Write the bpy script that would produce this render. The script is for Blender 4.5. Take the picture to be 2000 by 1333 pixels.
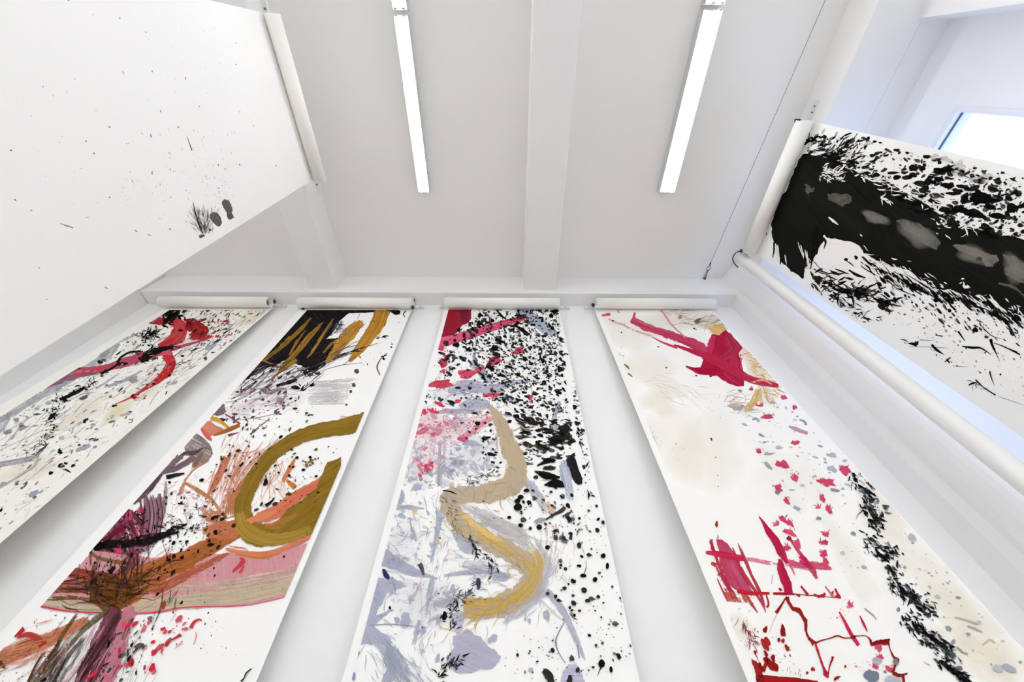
import bpy, bmesh, math, random
import numpy as np
from mathutils import Vector, Matrix
from mathutils.geometry import tessellate_polygon
for o in list(bpy.data.objects): bpy.data.objects.remove(o)
S = bpy.context.scene
COL = S.collection
PI = math.pi
CZ = 1.30                                   # camera height above the floor

# ------------------------------------------------------------------ camera
F_PX, PITCH, ROLL, YAW = 700.0, math.radians(53.5), math.radians(-0.62), math.radians(-1.05)
cp, sp = math.cos(PITCH), math.sin(PITCH)
RZ = Matrix.Rotation(YAW, 3, 'Z')
AX = RZ @ Vector((0, cp, sp)); UP0 = RZ @ Vector((0, -sp, cp)); RT0 = RZ @ Vector((1, 0, 0))
RT = RT0*math.cos(ROLL) + UP0*math.sin(ROLL); UP = UP0*math.cos(ROLL) - RT0*math.sin(ROLL)
cam = bpy.data.cameras.new('camera'); cam.sensor_width = 36; cam.lens = F_PX*36/2000; cam.clip_start = 0.02
co = bpy.data.objects.new('camera', cam); COL.objects.link(co)
M3 = Matrix((RT, UP, -AX)).transposed(); co.matrix_world = M3.to_4x4(); co.location = (0, 0, CZ)
S.camera = co

# ------------------------------------------------------------------ world, light, exposure
TUBE_NEAR, TUBE_FAR = 13.0, 14.5
W = bpy.data.worlds.new('overcast_sky'); S.world = W; W.use_nodes = True
bg = W.node_tree.nodes['Background']; bg.inputs[0].default_value = (0.50, 0.63, 1.0, 1); bg.inputs[1].default_value = 1.9
S.view_settings.view_transform = 'Standard'; S.view_settings.look = 'None'; S.view_settings.gamma = 1.0
S.view_settings.use_curve_mapping = False; S.view_settings.exposure = 0.63
S.cycles.max_bounces = 14; S.cycles.diffuse_bounces = 12; S.cycles.transparent_max_bounces = 48
S.cycles.caustics_reflective = False; S.cycles.caustics_refractive = False

# ------------------------------------------------------------------ materials
def mat(name, col, rough=0.6, spec=0.3, bump=0.0, bscale=60, var=0.0, vscale=3, metal=0.0):
    m = bpy.data.materials.new(name); m.use_nodes = True
    nt = m.node_tree; b = nt.nodes['Principled BSDF']
    b.inputs['Base Color'].default_value = (*col, 1); b.inputs['Roughness'].default_value = rough
    b.inputs['Specular IOR Level'].default_value = spec; b.inputs['Metallic'].default_value = metal
    tc = nt.nodes.new('ShaderNodeTexCoord')
    if var:
        n = nt.nodes.new('ShaderNodeTexNoise'); n.inputs['Scale'].default_value = vscale; n.inputs['Detail'].default_value = 5
        r = nt.nodes.new('ShaderNodeMapRange'); r.inputs[3].default_value = 1-var; r.inputs[4].default_value = 1+var
        mx = nt.nodes.new('ShaderNodeVectorMath'); mx.operation = 'SCALE'; mx.inputs[0].default_value = col
        nt.links.new(tc.outputs['Object'], n.inputs['Vector']); nt.links.new(n.outputs['Fac'], r.inputs[0])
        nt.links.new(r.outputs[0], mx.inputs['Scale']); nt.links.new(mx.outputs[0], b.inputs['Base Color'])
    if bump:
        n = nt.nodes.new('ShaderNodeTexNoise'); n.inputs['Scale'].default_value = bscale; n.inputs['Detail'].default_value = 4
        bp = nt.nodes.new('ShaderNodeBump'); bp.inputs['Strength'].default_value = bump; bp.inputs['Distance'].default_value = 0.004
        nt.links.new(tc.outputs['Object'], n.inputs['Vector']); nt.links.new(n.outputs['Fac'], bp.inputs['Height'])
        nt.links.new(bp.outputs['Normal'], b.inputs['Normal'])
    return m
def emit(name, col, st):
    m = bpy.data.materials.new(name); m.use_nodes = True; nt = m.node_tree
    e = nt.nodes.new('ShaderNodeEmission'); e.inputs[0].default_value = (*col, 1); e.inputs[1].default_value = st
    nt.links.new(e.outputs[0], nt.nodes['Material Output'].inputs[0]); return m
M_WALL = mat('white_wall_paint', (0.85, 0.85, 0.854), 0.75, 0.2, 0.05, 90, 0.012, 1.3)
M_CEIL = mat('white_ceiling_paint', (0.845, 0.838, 0.822), 0.85, 0.15, 0.06, 70, 0.012, 1.1)
M_FLOOR = mat('pale_concrete', (0.56, 0.545, 0.505), 0.5, 0.3, 0.08, 30, 0.08, 2)
M_PAPER = mat('white_scroll_paper', (0.90, 0.897, 0.885), 0.8, 0.15, 0.04, 220, 0.008, 5)
M_IVORY = mat('ivory_scroll_paper', (0.895, 0.885, 0.86), 0.8, 0.15, 0.04, 220, 0.012, 4)
M_CREAM = mat('cream_scroll_paper', (0.885, 0.872, 0.82), 0.8, 0.15, 0.04, 220, 0.02, 4)
M_ROLL = mat('rolled_paper_back', (0.91, 0.898, 0.86), 0.8, 0.15, 0.04, 200, 0.01, 5)
M_METAL = mat('white_enamelled_rail', (0.80, 0.80, 0.79), 0.35, 0.5)
M_DARK = mat('black_steel_clip', (0.008, 0.008, 0.008), 0.4, 0.5)
M_SCREW = mat('dull_screw_steel', (0.10, 0.10, 0.10), 0.45, 0.5, metal=0.6)
M_WIRE = mat('grey_steel_wire', (0.20, 0.20, 0.19), 0.5, 0.5, metal=0.4)
M_PIPE = mat('white_drain_pipe', (0.80, 0.80, 0.79), 0.35, 0.45)
M_CORE = mat('brown_card_core', (0.22, 0.17, 0.11), 0.85, 0.1)
M_FRAME = mat('pale_blue_white_window_frame', (0.78, 0.79, 0.82), 0.4, 0.4)
M_GASKET = mat('dark_window_gasket', (0.10, 0.12, 0.17), 0.6, 0.3)
M_HOLDER = mat('white_lampholder_plastic', (0.60, 0.60, 0.62), 0.45, 0.4)
M_BATTEN = mat('grey_white_lamp_batten', (0.62, 0.63, 0.65), 0.4, 0.4)
M_TUBE = emit('fluorescent_tube_glow', (0.96, 0.972, 1.0), TUBE_NEAR)
M_TUBE2 = emit('bright_fluorescent_tube_glow', (0.96, 0.972, 1.0), TUBE_FAR)
M_CRACK = mat('grey_hairline_crack', (0.42, 0.43, 0.47), 0.9, 0.1)

# ------------------------------------------------------------------ mesh helpers
def obj(name, bm, m, parent=None, smooth=False, loc=None):
    me = bpy.data.meshes.new(name); bm.normal_update(); bm.to_mesh(me); bm.free()
    for mm in (m if isinstance(m, (list, tuple)) else [m]): me.materials.append(mm)
    if smooth:
        for p in me.polygons: p.use_smooth = True
    o = bpy.data.objects.new(name, me); COL.objects.link(o)
    if parent is not None: o.parent = parent; o.matrix_parent_inverse = Matrix.Translation(-Vector(parent.location))
    return o
def tag(o, label=None, cat=None, group=None, kind=None):
    if label: o['label'] = label
    if cat: o['category'] = cat
    if group: o['group'] = group
    if kind: o['kind'] = kind
    return o
def thing(name, label, cat, loc, group=None):
    o = bpy.data.objects.new(name, None); COL.objects.link(o); o.location = loc; o.empty_display_size = 0.1
    return tag(o, label, cat, group)
def struct(name, bm, m, label, smooth=False):
    return tag(obj(name, bm, m, None, smooth), label, None, None, 'structure')
def box(bm, x0, x1, y0, y1, z0, z1, bev=0.0):
    vs = [bm.verts.new((x, y, z)) for x in (x0, x1) for y in (y0, y1) for z in (z0, z1)]
    fs = [bm.faces.new([vs[i] for i in f]) for f in ((0,1,3,2),(4,6,7,5),(0,4,5,1),(2,3,7,6),(0,2,6,4),(1,5,7,3))]
    if bev:
        es = list({e for f in fs for e in f.edges})
        bmesh.ops.bevel(bm, geom=es, offset=bev, segments=2, profile=0.6, affect='EDGES')
    return bm
def bxs(*args, bev=0.0):
    bm = bmesh.new(); box(bm, *args, bev=bev); return bm
def tube(bm, pts, r, n=10, cap=True):
    pts = [Vector(p) for p in pts]; rings = []
    nrm = None
    for i, p in enumerate(pts):
        d = (pts[min(i+1, len(pts)-1)] - pts[max(i-1, 0)]).normalized()
        if nrm is None:
            a = Vector((0, 0, 1)) if abs(d.z) < 0.9 else Vector((1, 0, 0)); nrm = d.cross(a).normalized()
        nrm = (nrm - d*nrm.dot(d)).normalized(); b = d.cross(nrm)
        rr = r[i] if isinstance(r, (list, tuple)) else r
        rings.append([bm.verts.new(p + (nrm*math.cos(2*PI*k/n) + b*math.sin(2*PI*k/n))*rr) for k in range(n)])
    for a, b in zip(rings, rings[1:]):
        for k in range(n): bm.faces.new((a[k], a[(k+1) % n], b[(k+1) % n], b[k]))
    if cap: bm.faces.new(rings[0][::-1]); bm.faces.new(rings[-1])
    return bm
def at(u, v, X=None, Y=None, Z=None):
    """point of the room seen at photo pixel u,v on a plane (camera-relative X, Y or Z)"""
    r = RT*(u-1000) - UP*(v-666.5) + AX*F_PX
    t = X/r.x if X is not None else Y/r.y if Y is not None else Z/r.z
    p = r*t; return Vector((p.x, p.y, p.z + CZ))

# ------------------------------------------------------------------ structure
ZC = 3.42 + CZ; YB = 1.843; XR = 2.92; XL = -4.7; YF = -8.5
struct('floor', bxs(XL-.1, XR+.2, YF-.1, YB+.15, -0.1, 0), M_FLOOR, 'pale concrete floor')
struct('ceiling', bxs(XL-.1, XR+.2, YF-.1, YB+.15, ZC, ZC+.1), M_CEIL, 'white painted ceiling slab')
struct('wall_back', bxs(XL, XR, YB, YB+.15, 0, ZC), M_WALL, 'white back wall')
struct('wall_left', bxs(XL-.1, XL, YF, YB+.15, 0, ZC), M_WALL, 'white left wall')
struct('wall_front', bxs(XL, XR, YF-.1, YF, 0, ZC), M_WALL, 'white wall behind the camera')
WY0, WY1, WZ0, WZ1 = 0.125, 1.25, 0.9+CZ, 2.772+CZ          # window opening in the right wall
bm = bmesh.new()
box(bm, XR, XR+.15, YF, WY0, 0, ZC); box(bm, XR, XR+.15, WY1, YB+.15, 0, ZC)
box(bm, XR, XR+.15, WY0, WY1, 0, WZ0); box(bm, XR, XR+.15, WY0, WY1, WZ1, ZC)
struct('wall_right', bm, M_WALL, 'white right wall with a window opening')
def plan_prism(pts, z0, z1):
    bm = bmesh.new(); lo = [bm.verts.new((x, y, z0)) for x, y in pts]; hi = [bm.verts.new((x, y, z1)) for x, y in pts]
    n = len(pts)
    for i in range(n): bm.faces.new((lo[i], lo[(i+1) % n], hi[(i+1) % n], hi[i]))
    bm.faces.new(lo[::-1]); bm.faces.new(hi); return bm
def beam(x0, x1, z0, lab):
    struct('ceiling_beam', bxs(x0, x1, YF, 1.705, z0, ZC+.02, bev=0.006), M_WALL, lab)
beam(0.155, 0.467, 3.145+CZ, 'white concrete beam across the middle of the ceiling')
beam(-1.955, -1.695, 3.145+CZ, 'white concrete beam above the plain white scroll')
beam(-4.25, -3.98, 3.145+CZ, 'white concrete beam at the far left')
struct('ceiling_beam', bxs(2.38, 2.727, YF, 1.60, 3.145+CZ, ZC+.02, bev=0.008), M_CEIL, 'white concrete beam along the window side')
struct('window_lintel', bxs(2.7275, XR+.01, YF, 1.60, 3.147+CZ, 3.3+CZ), M_CEIL, 'white slab between beam and window wall')
struct('wall_soffit', bxs(-3.55, 2.29, 1.70, YB+.01, 3.085+CZ, ZC+.01, bev=0.008), M_WALL, 'white boxed soffit along the top of the back wall')
arc = [(2.262 + .15*(1-math.cos(a)), 1.50 + .17*(1-math.sin(a))) for a in [i*PI/2/8 for i in range(9)]]
pl = [(2.235, YB+.01), (2.24, 1.72)] + arc + [(XR+.01, 1.50), (XR+.01, YB+.01)]
struct('pillar', plan_prism(pl, 0, ZC+.01), M_WALL, 'white plastered pillar with a rounded edge behind the drain pipe', smooth=False)
struct('pillar', bxs(-4.2, -3.56, 1.45, YB+.01, 0, ZC+.01, bev=.01), M_WALL, 'white pillar at the left end of the soffit')
struct('pillar', bxs(2.685, XR+.01, -0.95, -0.33, 0, 3.149+CZ, bev=.004), M_WALL, 'white pier on the near side of the window')
# window
fr = bmesh.new(); fw = .035
box(fr, XR-.012, XR+.09, WY0, WY0+fw, WZ0, WZ1); box(fr, XR-.012, XR+.09, WY1-fw, WY1, WZ0, WZ1)
box(fr, XR-.012, XR+.09, WY0+fw, WY1-fw, WZ1-fw, WZ1); box(fr, XR-.012, XR+.09, WY0+fw, WY1-fw, WZ0, WZ0+fw)
win = struct('window_1', fr, M_FRAME, 'bright daylit window behind the black ink scroll')
gk = bmesh.new(); a, b = WY0+fw, WY1-fw; g = .006
box(gk, XR+.02, XR+.03, a, b, WZ1-fw-g, WZ1-fw); box(gk, XR+.02, XR+.03, a, b, WZ0+fw, WZ0+fw+g)
obj('gasket', gk, M_GASKET, win)
mg = bpy.data.materials.new('clear_window_glass'); mg.use_nodes = True; nt = mg.node_tree
gl = nt.nodes.new('ShaderNodeBsdfGlossy'); gl.inputs['Roughness'].default_value = 0.02
tr = nt.nodes.new('ShaderNodeBsdfTransparent'); mx = nt.nodes.new('ShaderNodeMixShader')
mx.inputs[0].default_value = .05; nt.links.new(tr.outputs[0], mx.inputs[1]); nt.links.new(gl.outputs[0], mx.inputs[2])
nt.links.new(mx.outputs[0], nt.nodes['Material Output'].inputs[0])
obj('glass_pane', bxs(XR+.030, XR+.036, a, b, WZ0+fw, WZ1-fw), mg, win)
# hairline crack between beam and slab, faint plaster scuffs
# ------------------------------------------------------------------ strip lights
def fixture(x, y0, y1, label, tubes, half, holder_ends=(True, True)):
    zt = 3.35 + CZ
    t = thing('strip_light', label, 'ceiling light', (x, (y0+y1)/2, ZC), 'twin tube strip lights')
    obj('batten', bxs(x-half, x+half, y0, y1, zt+.020, ZC, bev=.004), M_BATTEN, t)
    for sx in (x-half, x+half-.003):
        obj('added_shield_lip', bxs(sx, sx+.003, y0, y1, zt-.006, zt+.020), M_BATTEN, t)  # lips added to keep direct tube light off the ceiling
    for tx, ty0, ty1 in tubes:
        bm = bmesh.new(); tube(bm, [(tx, ty0+.012, zt), (tx, ty1-.012, zt)], .013, 12)
        obj('fluorescent_tube', bm, M_TUBE2 if y1 < -.5 else M_TUBE, t, True)
    for tx in (tubes[0][0], tubes[1][0]):
        for ye, s in ((y0, 1), (y1, -1)):
            bm = bmesh.new(); yy = sorted((ye, ye+s*.012)); box(bm, tx-.012, tx+.012, yy[0], yy[1], zt-.016, zt+.03, bev=.003)
            obj('lampholder', bm, M_HOLDER, t)
    return t
xl, xr = -.753, 1.41
fixture(xl, -.335, .845, 'left strip light with one short lit tube and a bare channel end', [(xl-.030, -.335, .267), (xl+.022, -.335, .845)], .050)
fixture(xr, -.385, .828, 'right strip light with two full lit tubes', [(xr-.012, -.385, .828), (xr+.048, -.385, .828)], .068)
fixture(xl, -1.60, -.36, 'left row strip light just starting at the top edge', [(xl-.030, -1.6, -.36), (xl+.024, -1.6, -.36)], .05)
fixture(xr, -1.64, -.41, 'right row strip light just starting at the top edge', [(xr-.012, -1.64, -.41), (xr+.048, -1.64, -.41)], .068)
ORD = ('first', 'second', 'third', 'fourth', 'fifth', 'sixth')
ROWS = ((-3.45, 'added far left'), (-2.85, 'added left bay'), (-2.3, 'added inner left bay'), (-1.3, 'added left of centre'), (xl, 'left'), (-.2, 'added left of the beam'), (.85, 'added right of the beam'), (xr, 'right'), (1.95, 'added window side'))  # all rows but left and right are added, unseen, to brighten the room
for x, nm in ROWS:
    y1 = -.40 if x in (xl, -2.85) else -.41 if x == xr else -2.0
    k = 0
    while y1-1.24 > YF+.1:
        if k or x not in (xl, xr):
            fixture(x, y1-1.24, y1, 'strip light %s of the %s row behind the viewer' % (ORD[k-(x in (xl, xr))], nm), [(x-.027, y1-1.24, y1), (x+.027, y1-1.24, y1)], .055)
        y1 -= 1.27; k += 1
# ------------------------------------------------------------------ paper scrolls
def spiral_roll(axis, c, a0, a1, R, start, sense, turns=2.6, th=.0016):
    """rolled paper: a spiral band swept along an axis ('x' or 'y')"""
    bm = bmesh.new(); n = int(turns*30); rows = []
    for i in range(n+1):
        t = i/n; ang = start + sense*2*PI*turns*t; r = R - (R*.16)*t
        for rr in (r, r-th):
            p, q = c[0] + rr*math.cos(ang), c[1] + rr*math.sin(ang)
            rows.append([(s, p, q) if axis == 'x' else (p, s, q) for s in (a0, a1)])
    V = [[bm.verts.new(v) for v in r] for r in rows]
    for i in range(n):
        o0, i0, o1, i1 = V[2*i], V[2*i+1], V[2*i+2], V[2*i+3]
        bm.faces.new((o0[0], o1[0], o1[1], o0[1])); bm.faces.new((i0[0], i0[1], i1[1], i1[0]))
        bm.faces.new((o0[0], i0[0], i1[0], o1[0])); bm.faces.new((o0[1], o1[1], i1[1], i0[1]))
    return bm
class Sheet:
    """a hanging sheet on a plane: P(px) maps a photo pixel to the sheet; n points to the viewer"""
    def __init__(s, o, n): s.o, s.n = Vector(o), Vector(n).normalized()
    def at(s, u, v, lift=0.0):
        r = RT*(u-1000) - UP*(v-666.5) + AX*F_PX
        O = s.o + s.n*lift; c = Vector((0, 0, CZ))
        return c + r*((O-c).dot(s.n)/r.dot(s.n))
def lerp_z(a, b, z):
    t = (z-a.z)/(b.z-a.z); return a + (b-a)*t
def sheet_mesh(sh, L, R, ztop, zbot, n=1, m=40, th=.0012):
    a0, a1 = sh.at(*L[0]), sh.at(*L[1]); b0, b1 = sh.at(*R[0]), sh.at(*R[1])
    bm = bmesh.new(); fr, bk = [], []
    for j in range(m+1):
        z = ztop + (zbot-ztop)*j/m; p, q = lerp_z(a0, a1, z), lerp_z(b0, b1, z)
        fr.append([bm.verts.new(p+(q-p)*i/n) for i in range(n+1)])
        bk.append([bm.verts.new(p+(q-p)*i/n - sh.n*th) for i in range(n+1)])
    for j in range(m):
        for i in range(n):
            bm.faces.new((fr[j][i], fr[j+1][i], fr[j+1][i+1], fr[j][i+1]))
            bm.faces.new((bk[j][i], bk[j][i+1], bk[j+1][i+1], bk[j+1][i]))
        bm.faces.new((fr[j][0], bk[j][0], bk[j+1][0], fr[j+1][0])); bm.faces.new((fr[j][n], fr[j+1][n], bk[j+1][n], bk[j][n]))
    for i in range(n):
        bm.faces.new((fr[0][i], fr[0][i+1], bk[0][i+1], bk[0][i])); bm.faces.new((fr[m][i], bk[m][i], bk[m][i+1], fr[m][i+1]))
    bmesh.ops.recalc_face_normals(bm, faces=bm.faces); return bm
def plane_back(k): return Sheet((0, 1.80, 2.92+CZ), Vector((0, -1, k)))
ZR = 2.965 + CZ
SH = {}
SC = {}
BACK = [   # key, slant, left edge px, right edge px, roll x0, x1, roll z, paper, label
 ('s1', .050, ((314, 606), (0, 793)), ((528, 606), (0, 1062)), -3.274, -2.258, 2.962, M_CREAM,
  'long cream paper scroll painted with a crimson cross stroke, leftmost on the back wall'),
 ('s2', .018, ((584, 606), (0, 1238)), ((803, 608), (500, 1333)), -1.978, -.905, 2.956, M_PAPER,
  'paper scroll painted with a big ochre loop and pink band'),
 ('s3', .015, ((868, 606), (667, 1333)), ((1092, 606), (1250, 1333)), -.604, .489, 2.966, M_PAPER,
  'paper scroll painted with a tan winding stroke and dense black speckles'),
 ('s4', .050, ((1162, 608), (1461, 1333)), ((1391, 606), (2000, 1269)), .838, 1.979, 2.972, M_IVORY,
  'paper scroll painted with a crimson slash and a red grid of strokes')]
for key, k, L, R, x0, x1, zr, pm, lab in BACK:
    sh = plane_back(k); SH[key] = sh
    t = thing('hanging_scroll', lab, 'scroll', ((x0+x1)/2, 1.80, .03)); SC[key] = t
    z = zr + CZ; r = .054
    obj('paper_roll', spiral_roll('x', (1.80-r, z), x0, x1, r, 0, 1), M_ROLL, t, True)
    obj('paper_sheet', sheet_mesh(sh, L, R, z, .03), pm, t)
    bm = bmesh.new(); tube(bm, [(x0+.02, 1.80-r, z-.012), (x1-.02, 1.80-r, z-.012)], .026, 16)
    obj('card_core', bm, M_CORE, t, True)
sl = Sheet((-1.566, 0, 0), (1, 0, 0)); SH['sl'] = sl
t = thing('hanging_scroll', 'plain white paper scroll with two black heel prints hung close on the left', 'scroll', (-1.566, .2, .03)); SC['sl'] = t
obj('paper_roll', spiral_roll('y', (-1.515, 3.09+CZ), -.305, .69, .050, PI, -1), M_ROLL, t, True)
obj('paper_sheet', sheet_mesh(sl, ((408, 0), (525, 27)), ((608, 353), (0, 735)), 3.09+CZ, .03), M_PAPER, t)
bm = bmesh.new(); tube(bm, [(-1.515, -.29, 3.08+CZ), (-1.515, .675, 3.08+CZ)], .026, 16); obj('card_core', bm, M_CORE, t, True)
sr = Sheet((2.238, 0, 3.07+CZ), Vector((-1, 0, -.07))); SH['sr'] = sr
t = thing('hanging_scroll', 'paper scroll covered by a sweeping black ink splash beside the window', 'scroll', (2.24, .7, .03)); SC['sr'] = t
obj('paper_roll', spiral_roll('y', (2.178, 3.07+CZ), .243, 1.262, .060, 0, 1), M_ROLL, t, True)
obj('paper_sheet', sheet_mesh(sr, ((1590, 238), (2000, 330)), ((1480, 499), (2000, 857)), 3.07+CZ, .03), M_PAPER, t)
bm = bmesh.new(); tube(bm, [(2.178, .26, 3.06+CZ), (2.178, 1.245, 3.06+CZ)], .028, 16); obj('card_core', bm, M_CORE, t, True)

# ------------------------------------------------------------------ rails and clips
def rail_x(x0, x1, z, label, screws):
    t = thing('hanging_rail', label, 'rail', ((x0+x1)/2, YB, z))
    bm = bmesh.new(); box(bm, x0, x1, 1.822, YB+.001, z-.011, z+.011, bev=.003); obj('channel', bm, M_METAL, t)
    bm = bmesh.new(); box(bm, x0, x1, 1.818, 1.8225, z-.016, z-.010); obj('lower_lip', bm, M_METAL, t)
    for sx in screws:
        bm = bmesh.new(); tube(bm, [(sx, 1.8225, z+.003), (sx, 1.8185, z+.003)], .005, 8); obj('screw', bm, M_SCREW, t)
rail_x(-3.36, -2.165, 3.030+CZ, 'white rail behind the leftmost cream scroll roll', (-3.33, -2.21))
rail_x(-2.045, -.822, 3.022+CZ, 'white rail behind the roll of the ochre loop scroll', (-2.02, -.86))
rail_x(-.672, .602, 3.024+CZ, 'white rail behind the roll of the black speckled scroll', (-.65, .56))
rail_x(.745, 2.07, 3.026+CZ, 'white rail behind the roll of the red grid scroll', (.80, 2.02))
def rail_y(x0, x1, y0, y1, z, label, screws, nx):
    t = thing('hanging_rail', label, 'rail', ((x0+x1)/2, (y0+y1)/2, z))
    obj('channel', bxs(x0, x1, y0, y1, z-.012, z+.012, bev=.003), M_METAL, t)
    xe = x1 if nx > 0 else x0
    bm = bmesh.new(); box(bm, *sorted((xe, xe+nx*.006)), y0, y1, z-.020, z-.012); obj('lower_lip', bm, M_METAL, t)
    for sy in screws:
        bm = bmesh.new(); tube(bm, [((x0+x1)/2, sy, z-.0118), ((x0+x1)/2, sy, z-.016)], .006, 8); obj('screw', bm, M_SCREW, t)
    return t
rt = rail_y(-1.598, -1.565, -.385, .770, 3.165+CZ, 'white rail over the plain white scroll', (-.335, .735), 1)
for y in (-.25, .20, .64): obj('bracket', bxs(-1.70, -1.5975, y-.010, y+.010, 3.155+CZ, 3.175+CZ, bev=.002), M_METAL, rt)
rail_y(2.335, 2.381, .125, 1.38, 3.300+CZ, 'white perforated rail on the beam above the black ink scroll', (.165, .205), -1)
def clip(p, ax, w, h, d, label, ang=0):
    """binder clip: wedge body with wire handle; ax is the direction its jaws face"""
    t = thing('binder_clip', label, 'clip', p)
    bm = bmesh.new()
    prof = [(-d, -h*.5), (-d, h*.5), (d, h*.10), (d, -h*.10)]
    A = [bm.verts.new((-w/2, y, z)) for y, z in prof]; B = [bm.verts.new((w/2, y, z)) for y, z in prof]
    for i in range(4): bm.faces.new((A[i], A[(i+1) % 4], B[(i+1) % 4], B[i]))
    bm.faces.new(A[::-1]); bm.faces.new(B)
    bmesh.ops.recalc_face_normals(bm, faces=bm.faces)
    Mx = Matrix.Translation(p) @ ax.to_4x4(); bm.transform(Mx); obj('clip_body', bm, M_DARK, t)
    bm = bmesh.new(); tube(bm, [(-w*.3, d*.9, 0), (-w*.22, d*2.2, h*.1), (w*.22, d*2.2, h*.1), (w*.3, d*.9, 0)], .0012, 6); bm.transform(Mx)
    obj('wire_handle', bm, M_DARK, t)
E3 = Matrix.Identity(3); RZ90 = Matrix.Rotation(PI/2, 3, 'Z')
clip(at(534, 590, Y=1.775), RZ90, .03, .032, .012, 'black binder clip at the right end of the leftmost cream scroll roll')
clip(at(591, 602, Y=1.785), RZ90, .03, .026, .012, 'black binder clip at the left end of the ochre loop scroll roll')
clip(at(806, 601, Y=1.735), RZ90, .03, .030, .012, 'black binder clip low on the right end of the ochre loop scroll roll')
clip(at(808, 587, Y=1.785), RZ90, .026, .022, .010, 'black binder clip high on the right end of the ochre loop scroll roll')
clip(at(1158, 596, Y=1.785), RZ90, .03, .030, .012, 'black binder clip at the left end of the red grid scroll roll')
clip(at(1557, 236, X=2.14), E3, .03, .030, .012, 'black binder clip at the near end of the black ink scroll roll')
clip(at(1449, 491, X=2.125), E3, .03, .030, .012, 'black binder clip at the far end of the black ink scroll roll')
# black cable looped over the head of the drain pipe
# ------------------------------------------------------------------ drain pipe
px, py, pr = 2.168, 1.342, .048
t = thing('drain_pipe', 'white vertical drain pipe in the corner by the black ink scroll', 'pipe', (px, py, 0))
bm = bmesh.new(); tube(bm, [(px, py, .0), (px, py, 1.2), (px, py, 2.2), (px, py, 3.10+CZ), (px, py, 3.135+CZ), (px, py, 3.15+CZ)], [pr, pr, pr, pr, pr*.985, pr*.93], 32)
obj('pipe_body', bm, M_PIPE, t, True)
cb = [(1476,516),(1468,510),(1459,500),(1452,492),(1444,491),(1437,494),(1432,501),(1431,508),(1434,515),(1441,522)]
pts = [at(u, v, Y=1.30 if i < 7 else 1.33) for i, (u, v) in enumerate(cb)]
bm = bmesh.new(); tube(bm, pts, .005, 8)
obj('strap', bm, M_DARK, t, True)
pts = [at(u, v, Z=3.40) for u, v in ((1396, 540), (1412, 532), (1428, 522), (1444, 514))]
bm = bmesh.new(); tube(bm, pts, .007, 8)
tag(obj('white_cable', bm, M_PIPE, None, True), 'thin white cable along the ceiling from soffit corner to pipe top', 'cable')
# ------------------------------------------------------------------ steel wire with eye bolt
def ring(bm, c, r, ax, ay, rr, sy=1.0, n=14):
    c = Vector(c); tube(bm, [c + Vector(ax)*r*math.cos(2*PI*k/n) + Vector(ay)*r*sy*math.sin(2*PI*k/n) for k in range(n+1)], rr, 6, False); return bm
e0 = at(1376, 545, Y=1.698); w1 = at(1388, 514, Z=3.385); w0 = at(1612, 0, Z=3.385)
t = thing('steel_wire', 'thin taut steel wire under the ceiling hooked to the soffit', 'wire', e0)
far = w1 + (w0-w1)*2.2
bm = bmesh.new(); tube(bm, [w1, w0, far], .0022, 6); obj('wire_strand', bm, M_WIRE, t)
bm = bmesh.new(); tube(bm, [e0+Vector((0, .003, 0)), e0-Vector((0, .006, 0))], .016, 14); obj('eye_plate', bm, M_SCREW, t)
d = (w1-e0).normalized(); sd = d.cross(Vector((0, 0, 1))).normalized()
bm = bmesh.new(); ring(bm, e0+d*.022, .018, d, sd, .0035, .6); obj('eye_bolt', bm, M_SCREW, t)
bm = bmesh.new(); L = (w1-e0).length
ring(bm, e0+d*L*.40, L*.14, d, Vector((0, 0, 1)), .003, .45); ring(bm, e0+d*L*.66, L*.17, d, sd, .003, .5)
obj('chain_link', bm, M_SCREW, t)
bm = bmesh.new(); tube(bm, [e0+d*L*.82, e0+d*L*1.02], .006, 8); obj('wire_ferrule', bm, M_SCREW, t)

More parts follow.
